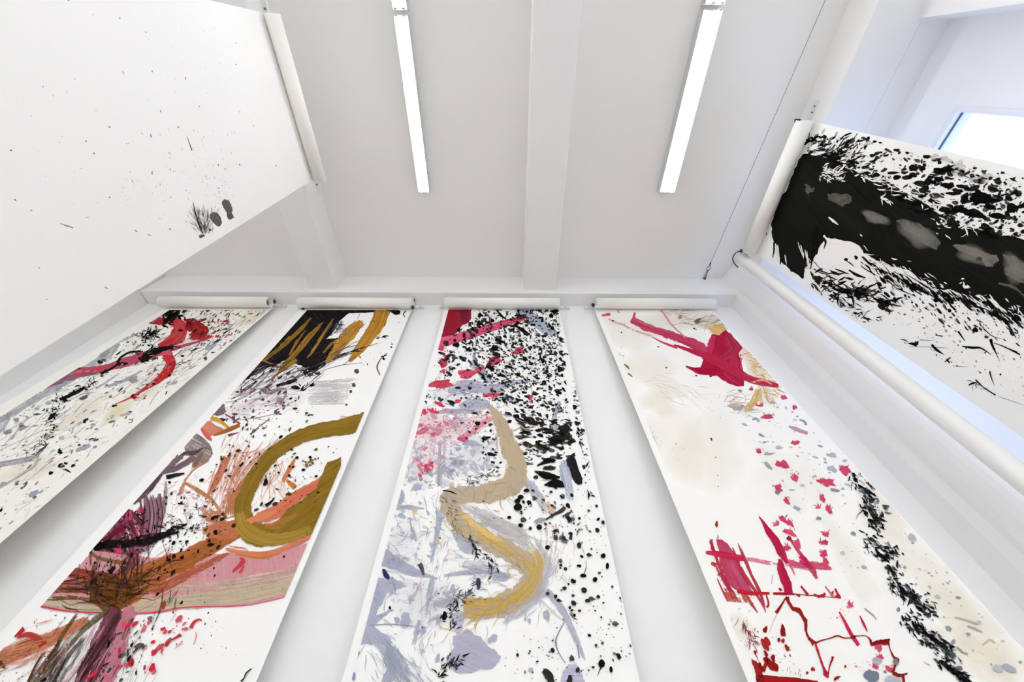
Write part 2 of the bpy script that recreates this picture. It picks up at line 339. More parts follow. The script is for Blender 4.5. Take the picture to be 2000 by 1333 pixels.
# ================================================================== paint on the scrolls
# every mark is thin real paint lying on its sheet: outlines are built in the photo's pixel frame, then laid onto the sheet
def c(r, g, b):
    return tuple(((v/255+.055)/1.055)**2.4 if v > 10 else v/255/12.92 for v in (r, g, b))
def paint_material():
    m = bpy.data.materials.new('brushed_paint'); m.use_nodes = True; nt = m.node_tree; N = nt.nodes.new; Lk = nt.links.new
    b = nt.nodes['Principled BSDF']; b.inputs['Roughness'].default_value = 0.6; b.inputs['Specular IOR Level'].default_value = 0.02
    def att(n):
        a = N('ShaderNodeAttribute'); a.attribute_name = n; return a
    col, col2, uv, dry = att('Col'), att('Col2'), att('uvp'), att('dry')
    def noise(scale, detail, off):
        mp = N('ShaderNodeMapping'); mp.inputs['Scale'].default_value = scale; mp.inputs['Location'].default_value = (off, off*.7, off*.3)
        Lk(uv.outputs['Vector'], mp.inputs['Vector'])
        n = N('ShaderNodeTexNoise'); n.inputs['Scale'].default_value = 1.0; n.inputs['Detail'].default_value = detail; n.inputs['Roughness'].default_value = .6
        Lk(mp.outputs[0], n.inputs['Vector']); return n.outputs['Fac']
    def rng(x, a, bb, lo, hi):
        r = N('ShaderNodeMapRange'); r.inputs[1].default_value = a; r.inputs[2].default_value = bb; r.inputs[3].default_value = lo; r.inputs[4].default_value = hi
        Lk(x, r.inputs[0]); return r.outputs[0]
    def mth(op, x, y):
        k = N('ShaderNodeMath'); k.operation = op
        for i, v in enumerate((x, y)):
            if isinstance(v, (int, float)): k.inputs[i].default_value = v
            else: Lk(v, k.inputs[i])
        return k.outputs[0]
    br = rng(noise((.33, .014, 1), 3, 0), .28, .72, 0, 1)            # bristle streaks along the stroke
    gr = rng(noise((.16, .16, 1), 5, 31), .3, .7, 0, 1)              # blotchy grain
    mixn = mth('ADD', mth('MULTIPLY', br, .65), mth('MULTIPLY', gr, .35))
    sx = N('ShaderNodeSeparateXYZ'); Lk(uv.outputs['Vector'], sx.inputs[0]); soft = sx.outputs['Z']      # 1 = soft wash, 0 = crisp paint
    cloud = rng(noise((.035, .035, 0), 6, 5), .3, .7, 0, 1)
    mixn = mth('ADD', mth('MULTIPLY', mixn, mth('SUBTRACT', 1, soft)), mth('MULTIPLY', cloud, soft))
    wd = mth('ADD', .08, mth('MULTIPLY', soft, .6))
    cov = mth('DIVIDE', mth('ADD', mth('SUBTRACT', mixn, dry.outputs['Fac']), wd), wd)
    k = N('ShaderNodeClamp'); Lk(cov, k.inputs[0])
    st = rng(noise((.24, .010, 1), 3, 77), .35, .65, 0, 1)
    op = col.outputs['Alpha']; thin = mth('MULTIPLY', mth('MULTIPLY', mth('SUBTRACT', 1, op), 2.6), mth('SUBTRACT', 1, soft))
    k2 = N('ShaderNodeClamp'); Lk(mth('ADD', op, mth('MULTIPLY', mth('SUBTRACT', mth('ADD', mth('MULTIPLY', st, .7), mth('MULTIPLY', gr, .3)), .5), thin)), k2.inputs[0])
    al = mth('MULTIPLY', k.outputs[0], mth('MINIMUM', k2.outputs[0], mth('MULTIPLY', op, 3)))
    fac = mth('ADD', mth('MULTIPLY', st, .7), mth('MULTIPLY', rng(noise((.05, .05, 1), 4, 12), .3, .7, 0, 1), .3))
    mx = N('ShaderNodeMix'); mx.data_type = 'RGBA'; Lk(fac, mx.inputs[0]); Lk(col.outputs['Color'], mx.inputs[6]); Lk(col2.outputs['Color'], mx.inputs[7])
    Lk(mx.outputs[2], b.inputs['Base Color']); Lk(al, b.inputs['Alpha'])
    return m
M_PAINT = paint_material()
LAYER = {}; WASH = .5
def spline(pts, step=5.0):
    P = [np.array(p, float) for p in pts]
    if len(P) == 2:
        n = max(2, int(np.linalg.norm(P[1]-P[0])/step)); return np.array([P[0]+(P[1]-P[0])*i/n for i in range(n+1)]), np.array([i/n for i in range(n+1)])
    Q = [2*P[0]-P[1]] + P + [2*P[-1]-P[-2]]; out, ts = [], []
    for i in range(1, len(Q)-2):
        n = max(2, int(np.linalg.norm(Q[i+1]-Q[i])/step))
        for k in range(n):
            t = k/n; a, b, cc, d = Q[i-1], Q[i], Q[i+1], Q[i+2]
            out.append(.5*((2*b)+(-a+cc)*t+(2*a-5*b+4*cc-d)*t*t+(-a+3*b-3*cc+d)*t**3)); ts.append((i-1+t)/(len(P)-1))
    out.append(P[-1]); ts.append(1.0); return np.array(out), np.array(ts)
def inside(poly, x, y):
    r = False; j = len(poly)-1
    for i in range(len(poly)):
        (xi, yi), (xj, yj) = poly[i], poly[j]
        if (yi > y) != (yj > y) and x < (xj-xi)*(y-yi)/(yj-yi)+xi: r = not r
        j = i
    return r
class Ink:
    def __init__(s, key, seed=1, Z=(0, 0, 1)):
        s.key, s.R, s.Z = key, random.Random(seed), Z; s.v, s.t, s.cuts, s.loose = [], [], [], 0
    def X(s, p): return (s.Z[0]+p[0]/s.Z[2], s.Z[1]+p[1]/s.Z[2])
    def add(s, x, y, uv, col, op, col2, dry, soft=0.0): s.v.append((x, y, uv[0], uv[1], *col, op, *(col2 or col), dry, soft)); return len(s.v)-1
    # all radii and widths below are in photo pixels once divided by the zoom factor s.Z[2]
    def flag(s): s.cuts[-1] = (*s.cuts[-1], True)
    def mark(s):
        if not s.loose: s.cuts.append((len(s.v), len(s.t)))
    def ribbon(s, pts, w, col, col2=None, op=1, dry=0.0, edge=.3, jit=.07, step=4.0, raw=False, ends=.3):
        s.mark(); P, T = spline([p if raw else s.X(p) for p in pts], step); zf = 1 if raw else s.Z[2]
        w = [x/zf for x in (w if isinstance(w, (list, tuple)) else [w])]; dr = dry if isinstance(dry, (list, tuple)) else [dry]
        f = lambda L, t: float(np.interp(t, np.linspace(0, 1, len(L)), L)) if len(L) > 1 else L[0]
        off = s.R.uniform(0, 400); L = 0; prev = None; n = len(P); W0 = max(w); hs = [s.R.uniform(0, 6.28) for _ in range(6)]
        LT = float(np.linalg.norm(np.diff(P, axis=0), axis=1).sum()); wob = lambda q, L: .45*math.sin(L*.11+hs[q])+.35*math.sin(L*.29+hs[q+1])+.2*math.sin(L*.71+hs[q+2])
        for i in range(n):
            d = P[min(i+1, n-1)]-P[max(i-1, 0)]; d = d/(np.linalg.norm(d)+1e-9); nr = np.array((-d[1], d[0]))
            if i: L += np.linalg.norm(P[i]-P[i-1])
            ww = f(w, T[i])/2; dv = f(dr, T[i]); row = []
            e0, e1 = 1+jit*(1.5*wob(0, L)+s.R.uniform(-.6, .6)), 1+jit*(1.5*wob(3, L)+s.R.uniform(-.6, .6))
            if W0 > 9 and ends: dv += ends*max(0, 1-min(L, LT-L)/(.55*W0+2))
            for q, a in enumerate((-1*e0, -.55, 0, .55, 1*e1)):
                x, y = P[i]+nr*ww*a
                row.append(s.add(x, y, (off+ww*a, off+L), col, op, col2, dv+(edge if q in (0, 4) and ww > 2 else 0)))
            if prev:
                for q in range(4): s.t += [(prev[q], prev[q+1], row[q+1]), (prev[q], row[q+1], row[q])]
            prev = row
        return s
    def rag(s, poly, col, col2=None, op=1, dry=0.0, rough=.10, ang=0, depth=3, edge=0.0, raw=False):
        s.mark(); P = [np.array(p if raw else s.X(p), float) for p in poly]
        for k in range(depth):
            Q = []
            for a, b in zip(P, P[1:]+P[:1]):
                d = b-a; Q += [a, (a+b)/2+np.array((-d[1], d[0]))*s.R.uniform(-rough, rough)]
            P = Q
        ca, sa = math.cos(ang), math.sin(ang); off = s.R.uniform(0, 300)
        i0 = [s.add(p[0], p[1], (off-sa*p[0]+ca*p[1], off+ca*p[0]+sa*p[1]), col, op, col2, dry+edge) for p in P]
        for t in tessellate_polygon([[Vector((p[0], p[1], 0)) for p in P]]): s.t.append(tuple(i0[k] for k in t))
        return s
    def blob(s, x, y, rx, ry=None, ang=0, col=(0, 0, 0), op=1, n=None, irr=.16, dry=0.0, col2=None, tail=0, raw=False, soft=0):
        s.mark()
        if not raw: (x, y), rx, ry = s.X((x, y)), rx/s.Z[2], (rx if ry is None else ry)/s.Z[2]
        ry = rx if ry is None else ry
        n = n or (7 if rx < 1.6 else 10 if rx < 4 else 18); ca, sa = math.cos(ang), math.sin(ang); off = s.R.uniform(0, 900)
        c0 = s.add(x, y, (off, off), col, op, col2, dry); ring = []
        ph = [s.R.uniform(0, 6.28) for _ in range(3)]
        for k in range(n):
            t = 2*PI*k/n; r = 1+irr*(.6*math.sin(2*t+ph[0])+.5*math.sin(3*t+ph[1])+.4*math.sin(5*t+ph[2]))*s.R.uniform(.6, 1.2)
            a, b = rx*r*math.cos(t), ry*r*math.sin(t)
            if tail and abs(t) < .9: a *= 1+tail*(1-t/.9)
            ring.append(s.add(x+a*ca-b*sa, y+a*sa+b*ca, (off+b, off+a), col, op*(1-soft), col2, dry+soft*.3))
        for k in range(n): s.t.append((c0, ring[k], ring[(k+1) % n]))
        return s
    def wash(s, x, y, rx, ry, ang, col, op, dry=-.15):
        op *= WASH; s.mark(); (x, y), rx, ry = s.X((x, y)), rx/s.Z[2], ry/s.Z[2]; ca, sa = math.cos(ang), math.sin(ang); off = s.R.uniform(0, 900)
        c0 = s.add(x, y, (off, off), col, op, None, dry, 1.0); prev = None; n = 24; ph = [s.R.uniform(0, 6.28) for _ in range(3)]
        wb = [1+.16*math.sin(2*PI*k/n*2+ph[0])+.12*math.sin(2*PI*k/n*3+ph[1])+.08*math.sin(2*PI*k/n*5+ph[2]) for k in range(n)]
        for q, o in ((.35, .95), (.7, .6), (1, 0)):
            ring = [s.add(x+rx*q*wb[k]*math.cos(2*PI*k/n)*ca-ry*q*wb[k]*math.sin(2*PI*k/n)*sa, y+rx*q*wb[k]*math.cos(2*PI*k/n)*sa+ry*q*wb[k]*math.sin(2*PI*k/n)*ca,
                          (off+ry*q*math.sin(2*PI*k/n), off+rx*q*math.cos(2*PI*k/n)), col, op*o, None, dry, 1.0) for k in range(n)]
            for k in range(n):
                if prev: s.t += [(prev[k], ring[k], ring[(k+1) % n]), (prev[k], ring[(k+1) % n], prev[(k+1) % n])]
                else: s.t.append((c0, ring[k], ring[(k+1) % n]))
            prev = ring
        return s
    def splat(s, poly, n, size, cols, ang=0, aj=.5, el=(1.0, 2.2), pw=2.4, op=1, dens=None, tail=.25, irr=.16):
        s.mark(); s.loose += 1; P = [s.X(p) for p in poly]; xs, ys = [p[0] for p in P], [p[1] for p in P]; k = 0; g = 0
        lo, hi = size[0]/s.Z[2], size[1]/s.Z[2]
        while k < n and g < n*60:
            g += 1; x, y = s.R.uniform(min(xs), max(xs)), s.R.uniform(min(ys), max(ys))
            if not inside(P, x, y): continue
            if dens and s.R.random() > dens(x, y): continue
            r = lo+(hi-lo)*s.R.random()**(pw*1.6); e = s.R.uniform(*el); a = (ang(x, y) if callable(ang) else ang)+s.R.gauss(0, aj)
            s.blob(x, y, r*e**.5, r/e**.5, a, s.R.choice(cols), op*s.R.uniform(.8, 1), irr=irr, tail=s.R.random()*tail*4 if s.R.random() < .3 else 0, raw=True); k += 1
        s.loose -= 1; s.flag(); return s
    def twigs(s, path, n, spread, ln, w, ang, aj, cols, op=1):
        s.mark(); s.loose += 1; P, T = spline([s.X(p) for p in path], 3); z = s.Z[2]
        for k in range(n):
            p = P[s.R.randrange(len(P))]+np.array((s.R.gauss(0, spread/z/2), s.R.gauss(0, spread/z/2)))
            a = ang+s.R.gauss(0, aj); l = s.R.uniform(*ln)/z; q = [p]
            cu = min(.42, aj*.8)
            for j in range(3): a += s.R.gauss(0, cu); q.append(q[-1]+np.array((math.cos(a), math.sin(a)))*l/3)
            ww = s.R.uniform(*w)/z; s.ribbon(q, [ww*.4, ww, ww*.8, .15], s.R.choice(cols), op=op, jit=.25, edge=0, step=2.5, raw=True)
        s.loose -= 1; s.flag(); return s
    def build(s, name, label=None, stuff=False):
        LAYER[s.key] = LAYER.get(s.key, 0)+1
        if stuff: return s.lay(name, label, True, s.v, s.t)
        ends = s.cuts[1:]+[(len(s.v), len(s.t))]
        for i, (a, b) in enumerate(zip(s.cuts, ends)):
            if a[1] == b[1]: continue
            LAYER[s.key] += .15; loose = len(a) == 3
            s.lay('paint_speckle' if loose else name, label if i == 0 else None, loose, s.v[a[0]:b[0]], [tuple(q-a[0] for q in t) for t in s.t[a[1]:b[1]]])
    def lay(s, name, label, stuff, v, t):
        sh, clip = SH[s.key], CLIP[s.key]
        V = np.array(v, float); T = np.array(t, int).reshape(-1, 3)
        cx, cy = np.mean(clip, 0); pl = []
        for a, b in zip(clip, clip[1:]+clip[:1]):
            nx, ny = -(b[1]-a[1]), b[0]-a[0]; d = -(nx*a[0]+ny*a[1])
            if nx*cx+ny*cy+d < 0: nx, ny, d = -nx, -ny, -d
            pl.append((nx, ny, d))
        D = np.stack([V[:, 0]*a+V[:, 1]*b+d for a, b, d in pl], 1) >= 0; I = D[T]       # tri, corner, plane
        keep = I.all((1, 2)); drop = (~I).all(1).any(1); cut = np.where(~keep & ~drop)[0]
        vs = list(map(tuple, V)); ts = [tuple(t) for t in T[keep]]
        for i in cut:
            poly = [V[k] for k in T[i]]
            for a, b, d in pl:
                out = []
                for p, q in zip(poly, poly[1:]+poly[:1]):
                    dp, dq = a*p[0]+b*p[1]+d, a*q[0]+b*q[1]+d
                    if dp >= 0: out.append(p)
                    if (dp >= 0) != (dq >= 0): out.append(p+(q-p)*dp/(dp-dq))
                poly = out
                if len(poly) < 3: break
            if len(poly) >= 3:
                o = len(vs); vs += [tuple(p) for p in poly]; ts += [(o, o+k, o+k+1) for k in range(1, len(poly)-1)]
        if not ts: return
        A = np.array(vs, float); lift = .0003+.00014*LAYER[s.key]
        used = np.unique(np.array(ts)); re = -np.ones(len(A), int); re[used] = np.arange(len(used)); A = A[used]; ts = re[np.array(ts)]
        # orient towards the viewer
        e = A[ts]; ar = (e[:, 1, 0]-e[:, 0, 0])*(e[:, 2, 1]-e[:, 0, 1])-(e[:, 1, 1]-e[:, 0, 1])*(e[:, 2, 0]-e[:, 0, 0])
        ts[ar > 0] = ts[ar > 0][:, ::-1]
        co3 = [sh.at(u, v, lift) for u, v in A[:, :2]]
        me = bpy.data.meshes.new(name); me.from_pydata([tuple(p) for p in co3], [], ts.tolist()); me.materials.append(M_PAINT)
        me.attributes.new('uvp', 'FLOAT_VECTOR', 'POINT').data.foreach_set('vector', np.c_[A[:, 2:4], A[:, 12]].astype('f').ravel())
        me.attributes.new('Col', 'FLOAT_COLOR', 'POINT').data.foreach_set('color', A[:, 4:8].astype('f').ravel())
        me.attributes.new('Col2', 'FLOAT_COLOR', 'POINT').data.foreach_set('color', np.c_[A[:, 8:11], np.ones(len(A))].astype('f').ravel())
        me.attributes.new('dry', 'FLOAT', 'POINT').data.foreach_set('value', A[:, 11].astype('f'))
        o = bpy.data.objects.new(name, me); COL.objects.link(o); par = SC[s.key]
        o.parent = par; o.matrix_parent_inverse = Matrix.Translation(-Vector(par.location))
        return tag(o, label, None, None, 'stuff' if stuff else None)
CLIP = {'s1': [(331, 606), (523, 606), (-8, 1064), (-300, 1140), (-300, 1005)],
        's2': [(600, 606), (797, 606), (455, 1400), (-113, 1400)],
        's3': [(876, 605), (1091, 605), (1263, 1400), (668, 1400)],
        's4': [(1170, 605), (1388, 605), (2050, 1328), (2050, 1400), (1505, 1400)],
        'sl': [(0, -400), (520, 20), (612, 352), (20, 715), (-300, 900), (-300, -400)],
        'sr': [(1586, 240), (2100, 357), (2100, 918), (1482, 492)]}
BLACK = c(22, 21, 21); INK = c(30, 28, 30); WHITE = (.88, .875, .86)

# ------------------------------------------------------------------ scroll with the ochre loop
A = (380, 580, 3.507); B = (0, 900, 2.778)
GOLD, GOLD2, AMB, AMB2 = c(176, 136, 56), c(104, 74, 26), c(200, 150, 62), c(150, 98, 30)
OL, OL2 = c(152, 120, 42), c(120, 92, 30); SAL, SAL2 = c(212, 138, 104), c(178, 92, 58)
PURP, PURP2 = c(116, 72, 90), c(70, 40, 54); CRIM, CRIM2 = c(176, 48, 76), c(104, 24, 42)
k = Ink('s2', 11, A)
k.rag([(775,80),(1390,80),(1380,104),(1230,106),(1060,112),(1000,160),(960,230),(900,290),(985,280),(1000,330),(950,400),(880,440),(850,490),(825,522),(790,515),(730,470),(680,455),(640,430),(560,470),(430,520),(240,630)], c(20,18,19), c(34,28,32), .97, .06, .07, .9)
k.ribbon([(1000,330),(860,470),(760,520)], [60,50,20], BLACK, op=.9, dry=.4); k.ribbon([(1010,150),(960,250)], [60,70], c(96,88,98), op=.6, dry=.4)
k.build('brush_stroke', 'broad black brush mass under the roll')
k = Ink('s2', 12, A)
for p, w in (([(800,140),(730,220),(640,300),(560,370),(460,440)], [10,26,34,26,30]), ([(880,175),(790,270),(700,380),(620,470),(560,540)], [14,40,34,44,10]), ([(950,150),(880,260),(810,370),(770,420)], [8,22,20,5]),
             ([(450,430),(540,462),(600,450)], [14,8,4]), ([(1000,280),(940,320),(880,385)], [6,20,10]), ([(700,430),(600,505),(490,585)], [30,24,6]), ([(660,300),(600,350),(590,330)], 10), ([(760,230),(700,310),(650,400)], [6,22,12])):
    k.ribbon(p, w, GOLD, GOLD2, .9, .26)
k.build('brush_stroke', 'dull gold streaks dragged over the black')
k = Ink('s2', 13, A)
k.ribbon([(1145,175),(1060,250),(970,370),(905,450)], [60,90,66,40], AMB, AMB2, 1, .14); k.ribbon([(1165,170),(1110,200)], 44, AMB, AMB2, 1, .3)
k.ribbon([(1290,84),(1250,190),(1180,290),(1120,370),(1060,445)], [112,96,84,60,26], AMB, AMB2, 1, .06); k.ribbon([(1120,400),(1140,420)], 12, AMB)
k.build('brush_stroke', 'amber strokes trailing down from the roll')
k = Ink('s2', 14, A)
k.blob(1380,106,34,16,.1,BLACK); k.ribbon([(1450,95),(1430,120),(1450,155)], [6,8,4], c(70,68,68)); k.ribbon([(1290,400),(1250,480),(1275,545)], [6,12,8], c(120,118,118))
k.twigs([(1255,280),(1300,268)], 8, 20, (20,40), (4,9), -.3, .3, [BLACK]); k.twigs([(1290,410),(1330,415),(1300,430)], 9, 18, (12,30), (5,12), -.3, .8, [BLACK]); k.twigs([(1340,345),(1368,330)], 6, 14, (12,26), (4,8), -.4, .5, [BLACK])
k.ribbon([(900,455),(1000,405),(1150,350),(1280,312)], [5,14,8,2], c(60,52,56), op=.9, dry=.45); k.ribbon([(930,440),(1060,380),(1150,375)], [20,30,10], c(50,44,48), dry=.5); k.ribbon([(830,520),(1000,470),(1150,452)], [3,4,2], c(90,86,88), dry=.3)
k.splat([(1200,110),(1480,110),(1400,420),(1150,480)], 26, (2,7), [BLACK], -.9, .5, (1.2,3))
k.build('ink_splatter', None, True)
k = Ink('s2', 15, A)
k.wash(560,680,300,120,-.4,c(204,190,200),.3); k.wash(700,560,160,60,-.3,c(190,178,188),.4); k.wash(300,780,140,60,-.5,c(200,180,186),.4)
for i in range(26): y = 590+i*6.2; k.ribbon([(800-i*.9+k.R.uniform(-10,20), y-8), (950, y-18+i*.3), (1105-i*2.6+k.R.uniform(-30,20), y-34+i*.9)], [3,6,3], c(186,184,186), op=.6, dry=.42)
for q in ((1090,605,14),(1070,650,10),(1040,740,8),(1110,510,16)): k.blob(*q, col=c(80,78,80))
k.build('paint_wash', 'faint grey drag marks')
k = Ink('s2', 16, A)
k.splat([(320,560),(640,450),(860,520),(800,640),(720,760),(560,840),(300,880),(110,830),(200,660)], 240, (2,13), [BLACK,BLACK,c(80,60,74),c(110,90,104)], -.5, .6, (1.2,3))
k.splat([(330,640),(720,620),(640,780),(200,820)], 36, (3,12), [c(176,60,92),c(150,50,80)], -.6, .5, (1.5,3)); k.splat([(700,740),(860,740),(820,820),(640,800)], 14, (3,10), [c(40,40,30)], -.5)
k.ribbon([(440,630),(500,655),(560,640),(620,632),(625,670),(600,715)], [10,34,24,18,12,16], c(150,128,150), op=.75, dry=.2); k.blob(588,715,30,24,.2,c(150,128,140),.8,dry=.3)
k.ribbon([(310,665),(370,620),(430,575)], [8,24,10], c(64,64,56), op=.85, dry=.3); k.ribbon([(560,610),(640,590),(700,565)], [16,30,24], BLACK, dry=.3); k.blob(692,622,34,13,.15,BLACK)
k.twigs([(720,640),(785,610)], 12, 16, (20,50), (4,12), -.3, .25, [BLACK]); k.twigs([(700,490),(830,530)], 22, 22, (20,60), (5,16), .3, .4, [BLACK,c(90,80,90)]); k.twigs([(500,620),(440,640)], 10, 20, (20,50), (4,9), .2, .6, [c(60,50,60)])
k.ribbon([(210,805),(260,835),(312,872)], [8,12,14], c(150,74,96), dry=.2); k.ribbon([(380,945),(470,870),(555,808)], [14,10,3], c(110,104,104), dry=.4); k.ribbon([(250,850),(420,830),(560,800)], [3,4,2], c(160,120,130)); k.ribbon([(1000,820),(1080,825),(1150,815)], [8,5,3], c(226,170,160), dry=.3)
k.blob(160,775,52,44,-.4,c(120,104,112),.9,irr=.25,dry=.28); k.blob(110,808,26,18,-.6,BLACK,.9)
k.build('ink_splatter', None, True)
k = Ink('s2', 40, A)
k.twigs([(420,520),(600,460),(760,500),(860,480)], 70, 70, (60,170), (2,7), 2.62, .16, [c(40,36,40),BLACK,c(96,80,92),c(140,126,136)], .8)
k.twigs([(330,610),(480,600),(620,570)], 50, 80, (50,150), (1.5,5), 2.62, .14, [c(70,60,68),c(130,110,124),c(150,132,144)], .75)
k.twigs([(240,700),(420,740),(600,760)], 50, 120, (60,190), (1.2,3.5), -.25, .2, [c(176,150,164),c(196,180,188),c(150,120,136)], .7)
k.twigs([(880,430),(1000,370),(1180,340)], 26, 60, (70,200), (2,7), 2.7, .08, [c(60,54,58),c(110,104,106)], .7)
k.twigs([(960,150),(1000,240),(1100,150)], 26, 70, (30,90), (2,7), 2.5, .5, [c(120,112,118),BLACK,c(170,160,166)], .7)
k.build('ink_splatter', None, True)
k = Ink('s2', 17, A)
k.rag([(20,890),(60,850),(110,850),(200,905),(180,930),(90,970)], c(224,150,122), c(204,110,84), .85, .22, .08, .5)
k.ribbon([(110,830),(170,850),(240,905)], [30,26,18], c(206,160,70), c(190,140,50), dry=.15); k.ribbon([(310,878),(260,900),(200,925),(130,950)], [20,30,26,10], c(176,112,52), c(140,80,40)); k.ribbon([(40,895),(90,960),(120,985)], [16,34,12], c(208,96,96), dry=.1); k.ribbon([(230,950),(300,930)], [22,4], c(130,60,84), dry=.3)
k.rag([(-70,960),(-20,930),(40,960),(95,1010),(122,1070),(95,1130),(30,1160),(-20,1180),(-10,1100),(-60,1090)], c(160,142,136), c(118,98,92), .7, .25, .08, .5)
k.ribbon([(-70,965),(-10,935),(50,965),(105,1020),(122,1080)], [6,6,5,4,6], c(70,60,62)); k.ribbon([(-120,1110),(-60,1070),(0,1070),(60,1035),(100,1045)], [20,22,30,8,3], c(84,70,80), dry=.15); k.ribbon([(-10,1180),(40,1090),(60,1060)], [20,40,10], c(140,110,80), op=.7, dry=.3)
k.build('brush_stroke', 'orange and grey smudges on the left margin')
k = Ink('s2', 18, A)
for p, w, cc, d in (([(255,1075),(190,1190),(140,1290),(110,1370)], [20,44,36,10], SAL, .35), ([(330,1130),(260,1240),(205,1380)], [20,60,70], SAL, .5), ([(430,1080),(340,1180),(250,1333)], [10,60,90], c(226,170,144), .55), ([(560,1000),(420,1110),(330,1210)], [8,14,30], c(222,170,160), .5), ([(700,940),(560,1010),(430,1110)], [3,8,10], c(224,160,150), .5),
                    ([(690,1105),(650,1180),(600,1272)], [12,32,26], c(214,132,74), .05), ([(560,1150),(520,1230),(500,1320)], [30,70,50], c(228,180,160), .6), ([(630,1255),(690,1310)], [20,44], c(208,142,60), .1)):
    k.ribbon(p, w, cc, SAL2 if d > .3 else c(196,110,50), .9, d)
k.Z = B
for p, w, cc, d in (([(1225,-20),(1180,90),(1115,215)], [26,34,6], SAL, .12), ([(1260,130),(1230,240),(1215,320)], [50,64,50], SAL, .45), ([(1330,90),(1270,210),(1250,320)], [30,50,60], c(196,134,84), .4), ([(1000,118),(1070,160),(1150,215),(1205,295)], [14,24,18,14], c(190,142,76), .2), ([(1010,90),(985,160),(960,200)], [10,30,20], c(224,168,140), .4), ([(1130,0),(1050,50),(1000,110)], [8,14,10], c(224,170,150), .4), ([(1090,250),(1140,300),(1240,320)], [60,80,90], c(216,150,124), .4)):
    k.ribbon(p, w, cc, SAL2, .85, d)
k.build('brush_stroke', 'thin salmon strokes around the loop')
k = Ink('s2', 41, A)
k.twigs([(330,1010),(250,1140),(160,1300)], 60, 110, (90,260), (2,9), 1.95, .12, [SAL,c(228,176,156),c(220,150,128)], .6)
k.twigs([(560,1010),(420,1120),(330,1250)], 60, 120, (90,260), (1.5,8), 2.25, .16, [c(230,190,176),c(222,160,136),SAL], .6)
k.twigs([(500,1120),(560,1220),(520,1320)], 50, 130, (60,180), (2,8), 1.5, .3, [c(230,184,166),c(220,160,136)], .5)
k.Z = B
k.twigs([(1100,330),(1200,370),(1120,420)], 50, 90, (50,150), (2,9), -.5, .4, [SAL,c(228,176,150),c(196,120,80)], .6)
k.twigs([(960,160),(1040,210),(980,280)], 40, 110, (30,90), (2,5), -.4, .6, [c(196,150,160),c(226,180,180),c(150,110,120)], .6)
k.build('ink_splatter', None, True)
k = Ink('s2', 19, B)   # purple tangle at the left margin
k.rag([(700,262),(775,300),(800,440),(730,545),(560,530),(470,480),(600,340)], c(150,66,92), c(80,28,44), .85, .3, .12, 1.2, edge=.1)
for p, w, cc in (([(790,190),(800,290),(780,400),(740,520)], [30,44,30,40], c(150,112,130)), ([(822,185),(835,300),(815,420),(790,500)], [30,50,44,30], c(176,148,160)), ([(865,180),(868,300),(845,400),(830,470)], [26,44,40,24], c(170,146,156)), ([(900,110),(895,220),(870,330)], [12,24,34], c(182,174,166)), ([(760,210),(775,330),(760,430)], [10,16,14], c(104,48,66))):
    k.ribbon(p, w, cc, PURP, .85, .24)
for x in (800,822,846,868): k.ribbon([(x,200),(x+14,300),(x-6,430)], [4,8,5], c(92,46,64), op=.9, dry=.2)
k.ribbon([(905,0),(850,80),(780,165),(700,245)], [50,56,60,26], c(60,46,54), c(120,84,104), .95, .22); k.ribbon([(880,60),(960,40),(1060,-20)], [30,30,40], c(118,96,104), dry=.25); k.ribbon([(990,-20),(930,20),(900,60)], [30,40,10], c(120,100,100), dry=.3)
k.blob(950,-28,16,11,-.5,BLACK); k.ribbon([(900,90),(960,78),(1000,70)], [26,20,8], c(40,38,38), dry=.2); k.blob(920,118,8,col=BLACK)
k.build('brush_stroke', 'purple and crimson tangle on the left margin')
k = Ink('s2', 20, B)
k.ribbon([(500,478),(600,455),(700,452),(800,440),(880,410),(985,375)], [30,50,44,46,40,22], c(26,20,22), dry=.3, edge=.25); k.ribbon([(560,440),(640,380),(720,330)], [30,40,20], c(110,24,50), dry=.4); k.ribbon([(520,500),(520,470),(560,450)], 16, BLACK)
k.twigs([(520,470),(700,440),(980,370)], 70, 46, (20,60), (4,14), -.4, .7, [BLACK,c(60,24,34),c(40,30,32)]); k.twigs([(620,300),(760,330),(700,420)], 60, 70, (14,50), (3,9), -.6, .9, [c(110,30,52),c(60,20,30),BLACK,c(200,60,110)]); k.twigs([(840,330),(960,360)], 30, 60, (10,40), (2,6), -.7, .6, [BLACK])
k.splat([(880,160),(1180,200),(1150,330),(960,420),(860,440)], 130, (1.5,9), [BLACK,BLACK,c(70,50,50)], -.7, .6, (1.1,2.6)); k.splat([(960,150),(1090,190),(1000,260)], 16, (3,12), [c(170,110,120),c(190,130,140)], -.4, .5, (2,4))
for q in ((700,300,20),(760,270,18),(560,380,24),(640,490,26),(740,500,16)): k.blob(*q, col=c(206,70,112), op=.8, irr=.35)
k.build('ink_splatter', None, True)
k = Ink('s2', 21, B)   # pink wash band
k.rag([(420,580),(510,490),(800,525),(950,520),(1210,505),(1400,520),(1700,440),(1560,740),(1300,790),(1000,800),(830,830),(650,825),(440,820),(180,790)], c(220,160,164), c(206,140,148), .84, .0, .03, 1.5)
k.ribbon([(230,770),(450,795),(700,790),(1000,765),(1300,735),(1600,670)], [60,60,60,84,90,84], c(206,192,166), c(196,178,150), .8, .05, .3)
k.ribbon([(900,690),(1200,680),(1640,600)], [40,60,60], c(214,184,170), c(206,190,168), .6, .2)
k.ribbon([(190,785),(330,812),(440,822),(650,828),(830,826),(1000,798),(1300,788),(1420,770),(1570,735)], [14,10,8,7,7,7,5,4,3], c(200,44,76), c(214,80,104), .95, .1)
k.splat([(800,540),(1640,480),(1560,700),(900,760)], 260, (1,4), [c(120,66,70),c(150,90,90)], -.4, .5, (1,2), op=.6)
k.build('paint_wash', 'broad translucent pink band')
